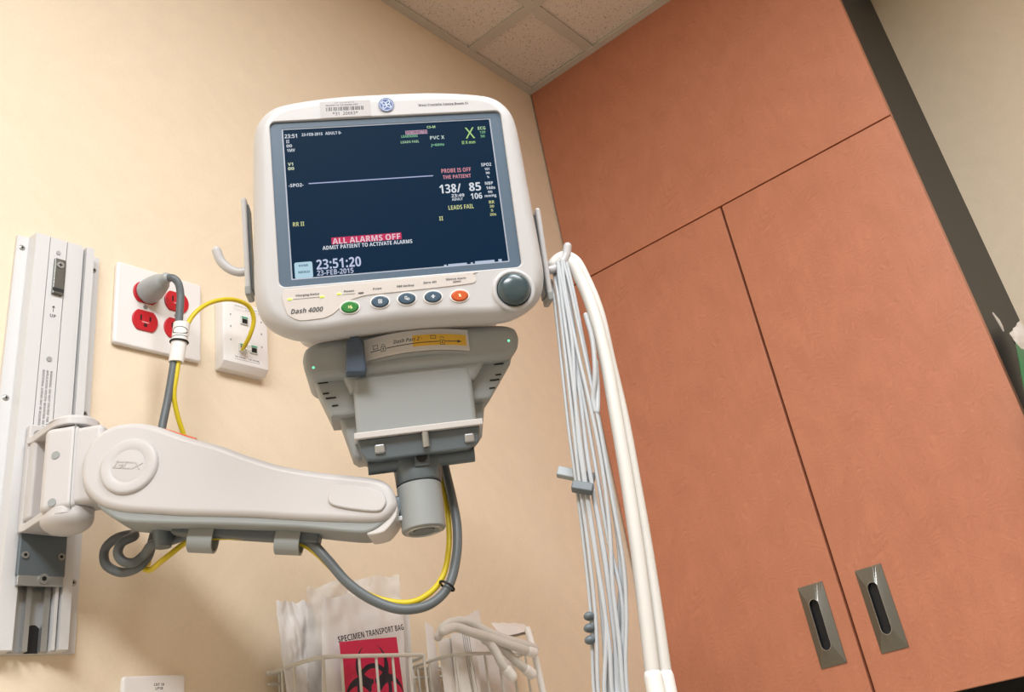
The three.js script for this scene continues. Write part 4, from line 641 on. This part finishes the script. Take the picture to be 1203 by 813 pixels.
// crumpled flat bag: two sheets joined at the edges; corners in world coordinates
function bagGeo(tl, tr, br, bl, bulge, crumple, seed, freq = 26, nu = 36, nv = 44, curl = 0) {
  const pos = [], uv = [], idx = [], a = V3(...tl), b = V3(...tr), c = V3(...br), d = V3(...bl), n = b.clone().sub(a).cross(d.clone().sub(a)).normalize().negate();
  for (const s of [1, -1]) for (let j = 0; j <= nv; j++) for (let i = 0; i <= nu; i++) {
    const u = i / nu, v = j / nv, p = a.clone().lerp(b, u).lerp(d.clone().lerp(c, u), v), e = Math.sin(Math.PI * u) ** .6, tpr = Math.min(1, Math.sin(Math.PI * Math.min(v, .75) / 1.5) * 1.2);
    const q = pn.noise(p.x * freq, p.y * freq * .7, seed) + .5 * pn.noise(p.x * freq * 2.3, p.y * freq * 2.3, seed + 3) + .35 * Math.abs(pn.noise(p.x * freq * 3.2 + p.y * 9, p.y * freq * 1.1, seed + 8));
    const off = s * bulge * e * tpr + crumple * q * (.4 + .6 * e) + curl * (1 - v) ** 2 * Math.sin(u * 3 + seed);
    p.addScaledVector(n, off); p.y += crumple * .8 * pn.noise(u * 5, 0, seed) * (1 - v); pos.push(p.x, p.y, p.z); uv.push(u, 1 - v);
  }
  const st = (nu + 1) * (nv + 1);
  for (let k = 0; k < 2; k++) for (let j = 0; j < nv; j++) for (let i = 0; i < nu; i++) { const A = k * st + j * (nu + 1) + i, B = A + 1, C = A + nu + 2, D = A + nu + 1; k ? idx.push(A, B, C, A, C, D) : idx.push(A, C, B, A, D, C); }
  const g = new THREE.BufferGeometry(); g.setAttribute('position', new THREE.Float32BufferAttribute(pos, 3)); g.setAttribute('uv', new THREE.Float32BufferAttribute(uv, 2)); g.setIndex(idx); g.computeVertexNormals(); return g;
}
{
  const o = thing('specimen_bag', 'clear specimen transport bag with a red biohazard square in the wire basket', 'bag', [0, 0, 0], 'plastic bags in the basket');
  const z = .060, y1 = 1.367, y0 = 1.17, xa = -.796, xb = -.652;
  mesh('pouch', bagGeo([xa + .012, y1, z], [xb, y1 + .003, z], [xb - .014, y0, z + .004], [xa - .005, y0, z + .004], .010, .006, 4, 26), M.filmW, o);
  // printed front: lies 1 mm in front of the pouch's front sheet
  const prt = (xc, yc, w, h, tex, nm, extra = {}, tilt = .06) => {
    const g = new THREE.PlaneGeometry(w, h, 20, 16).rotateZ(tilt).translate(xc, yc, 0), p = g.attributes.position;
    for (let i = 0; i < p.count; i++) { const u = (p.getX(i) - xa) / (xb - xa); p.setZ(i, z + .0125 + .0035 * Math.sin(Math.PI * Math.min(1, Math.max(0, u))) ** .6); } g.computeVertexNormals();
    return mesh(nm, g, new THREE.MeshStandardMaterial({ roughness: .45, ...tex, ...extra }), o);
  };
  const bio = canvasTex(512, 512, (g, w, h) => {
    g.fillStyle = '#cf2350'; g.fillRect(0, 0, w, h); g.fillStyle = g.strokeStyle = '#1b1b30';
    g.translate(256, 262); g.scale(1.22, 1.06);
    for (let k = 0; k < 3; k++) { g.save(); g.rotate(k * Math.PI * 2 / 3); // horned crescent
      g.beginPath(); g.arc(0, -105, 118, 0, 7); g.fill(); g.fillStyle = '#cf2350'; g.beginPath(); g.arc(0, -136, 90, 0, 7); g.fill(); g.beginPath(); g.rect(-20, -262, 40, 70); g.fill(); g.fillStyle = '#1b1b30'; g.restore(); }
    g.fillStyle = '#cf2350'; for (let k = 0; k < 3; k++) { g.save(); g.rotate(k * Math.PI * 2 / 3); g.beginPath(); g.arc(0, -136, 90, 0, 7); g.fill(); g.fillRect(-5, -60, 10, 70); g.restore(); }
    g.beginPath(); g.arc(0, 0, 26, 0, 7); g.fill(); g.lineWidth = 26; g.beginPath(); g.arc(0, 0, 112, 0, 7); g.stroke();
  });
  prt(-.7245, 1.2600, .092, .108, { map: bio }, 'biohazard_print');
  const tt = canvasTex(1024, 128, (g) => { g.fillStyle = '#000'; g.fillRect(0, 0, 1024, 128); text(g, 'SPECIMEN TRANSPORT BAG', 10, 64, 1000, 64, '#fff'); }, false);
  prt(-.7210, 1.3215, .112, .0135, { alphaMap: tt, transparent: true, color: 0x26262e }, 'bag_lettering', {}, .14);
  const f = tag(mesh('plastic_film', bagGeo([-.792, 1.383, .045], [-.638, 1.404, .045], [-.655, 1.18, .040], [-.80, 1.18, .040], .003, .009, 11, 34), M.film, scene), 'thin clear plastic bag with creases standing behind the biohazard bag', 'bag', 'plastic bags in the basket');
  tag(mesh('plastic_bag', bagGeo([-.829, 1.368, .032], [-.775, 1.365, .034], [-.783, 1.16, .036], [-.810, 1.16, .034],   .006, .008, 17, 40), M.filmW, scene), 'white crinkled plastic bag at the end of the basket by the biohazard bag', 'bag', 'plastic bags in the basket');
  tag(mesh('folded_label_bag', bagGeo([-.652, 1.343, .035], [-.641, 1.352, .060], [-.652, 1.16, .062], [-.660, 1.16, .038], .002, .002, 23, 40), M.pouch, scene), 'narrow folded bag edge with grey print beside the biohazard bag', 'bag', 'plastic bags in the basket');
}
{
  const pk = (name, c, bulge, cr, seed, label, mat = M.paper) => tag(mesh(name, bagGeo(...c, bulge, cr, seed, 22), mat, scene), label, 'package', 'packages in the basket');
  pk('sterile_pouch', [[-.642, 1.314, .066], [-.600, 1.322, .070], [-.598, 1.15, .066], [-.640, 1.15, .066]].map(p => [p[0] + .042, p[1], p[2]]), .006, .003, 31, 'crumpled white paper pouch at the end of the tubing basket');
  const stripes = canvasTex(256, 256, (g) => { g.fillStyle = '#ece8e4'; g.fillRect(0, 0, 256, 256); g.fillStyle = '#7f868c'; for (const x of [118, 132, 146, 160, 178]) g.fillRect(x, 0, 5, 256); });
  pk('striped_pouch', [[-.582, 1.321, .073], [-.534, 1.323, .073], [-.538, 1.15, .070], [-.584, 1.15, .070]], .007, .002, 37, 'white folded packet with thin grey upright stripes in the basket', new THREE.MeshStandardMaterial({ map: stripes, roughness: .7 }));
  pk('clear_pouch', [[-.534, 1.322, .060], [-.448, 1.322, .056], [-.452, 1.15, .058], [-.536, 1.15, .060]], .007, .005, 41, 'grey translucent plastic pouch behind the white tube ends', M.pouch);
  pk('standing_pouch', [[-.512, 1.352, .036], [-.478, 1.364, .036], [-.470, 1.20, .040], [-.515, 1.20, .040]], .004, .003, 43, 'small white pouch corner standing up behind the white tubes');
  pk('small_pouch', [[-.594, 1.345, .040], [-.580, 1.337, .040], [-.572, 1.20, .040], [-.598, 1.20, .040]], .003, .002, 47, 'small white pointed packet corner behind the striped packet');
  pk('flat_packet', [[-.468, 1.343, .046], [-.395, 1.342, .046], [-.400, 1.325, .066], [-.470, 1.318, .066]], .003, .002, 53, 'flat white packet lying across the top of the tubing');
  const t = thing('cuff_tubing', 'white soft tubing with blunt ends draped over the wire basket', 'tubing', [0, 0, 0]);
  for (const k of ['rt1', 'rt2', 'rt3', 'rt4']) mesh('tube', tube(T[k], .0058, 60, 14), M.hose, t);
  for (const k of ['rt3', 'rt4', 'rt2']) { const q = T[k], a = V3(...q[q.length - 1]), b = V3(...q[q.length - 2]), d = a.clone().sub(b).normalize(); mesh('tube_end', tube([a.clone().addScaledVector(d, -.002), a.clone().addScaledVector(d, .003), a.clone().addScaledVector(d, .008)], .0072, 4, 14), M.hoseEnd, t); }
  const st = T.strap.map(p => V3(...p)), g = tube(st, .0048, 50, 10);
  tag(mesh('hanging_strap', g, M.hoseEnd, scene), 'white tube end hanging down over the side of the tubing basket', 'tubing');
}

// ------------------------------------------------------------------ green packet on the cabinet's dark side
{
  const o = thing('green_packet', 'green packet with torn white paper top leaning on the dark cabinet side', 'packet', [.10, 1.60, .755]);
  const L = p => V3(p[0] - .10, p[1] - 1.60, p[2] - .755).toArray();
  mesh('sleeve', bagGeo([.047, 1.606, .775].map((v, i) => v), [.20, 1.66, .775], [.05, 1.36, .775], [-.112, 1.455, .775], .010, .002, 61, 14).translate(-.10, -1.60, -.755), M.green, o);
  mesh('paper_top', bagGeo([.035, 1.616, .774], [.20, 1.685, .774], [.20, 1.64, .774], [.055, 1.588, .774], .008, .004, 67, 40).translate(-.10, -1.60, -.755), M.paper, o);
  mesh('white_tag', extr(polyShape([[.030, 1.657], [.058, 1.651], [.062, 1.640], [.052, 1.628]]), .765, .763, .0003, 1).translate(-.10, -1.60, -.755), M.paper, o);
}

// put the origin of every thing that was laid out in room coordinates at its own base
for (const o of [...scene.children]) {
  if (!o.userData.category || o.position.lengthSq() > 0) continue;
  const b = new THREE.Box3().setFromObject(o), c = b.getCenter(new THREE.Vector3()); c.y = b.min.y;
  if (o.isMesh) o.geometry.translate(-c.x, -c.y, -c.z); else for (const k of o.children) k.position.sub(c);
  o.position.copy(c);
}

renderer.render(scene, camera);
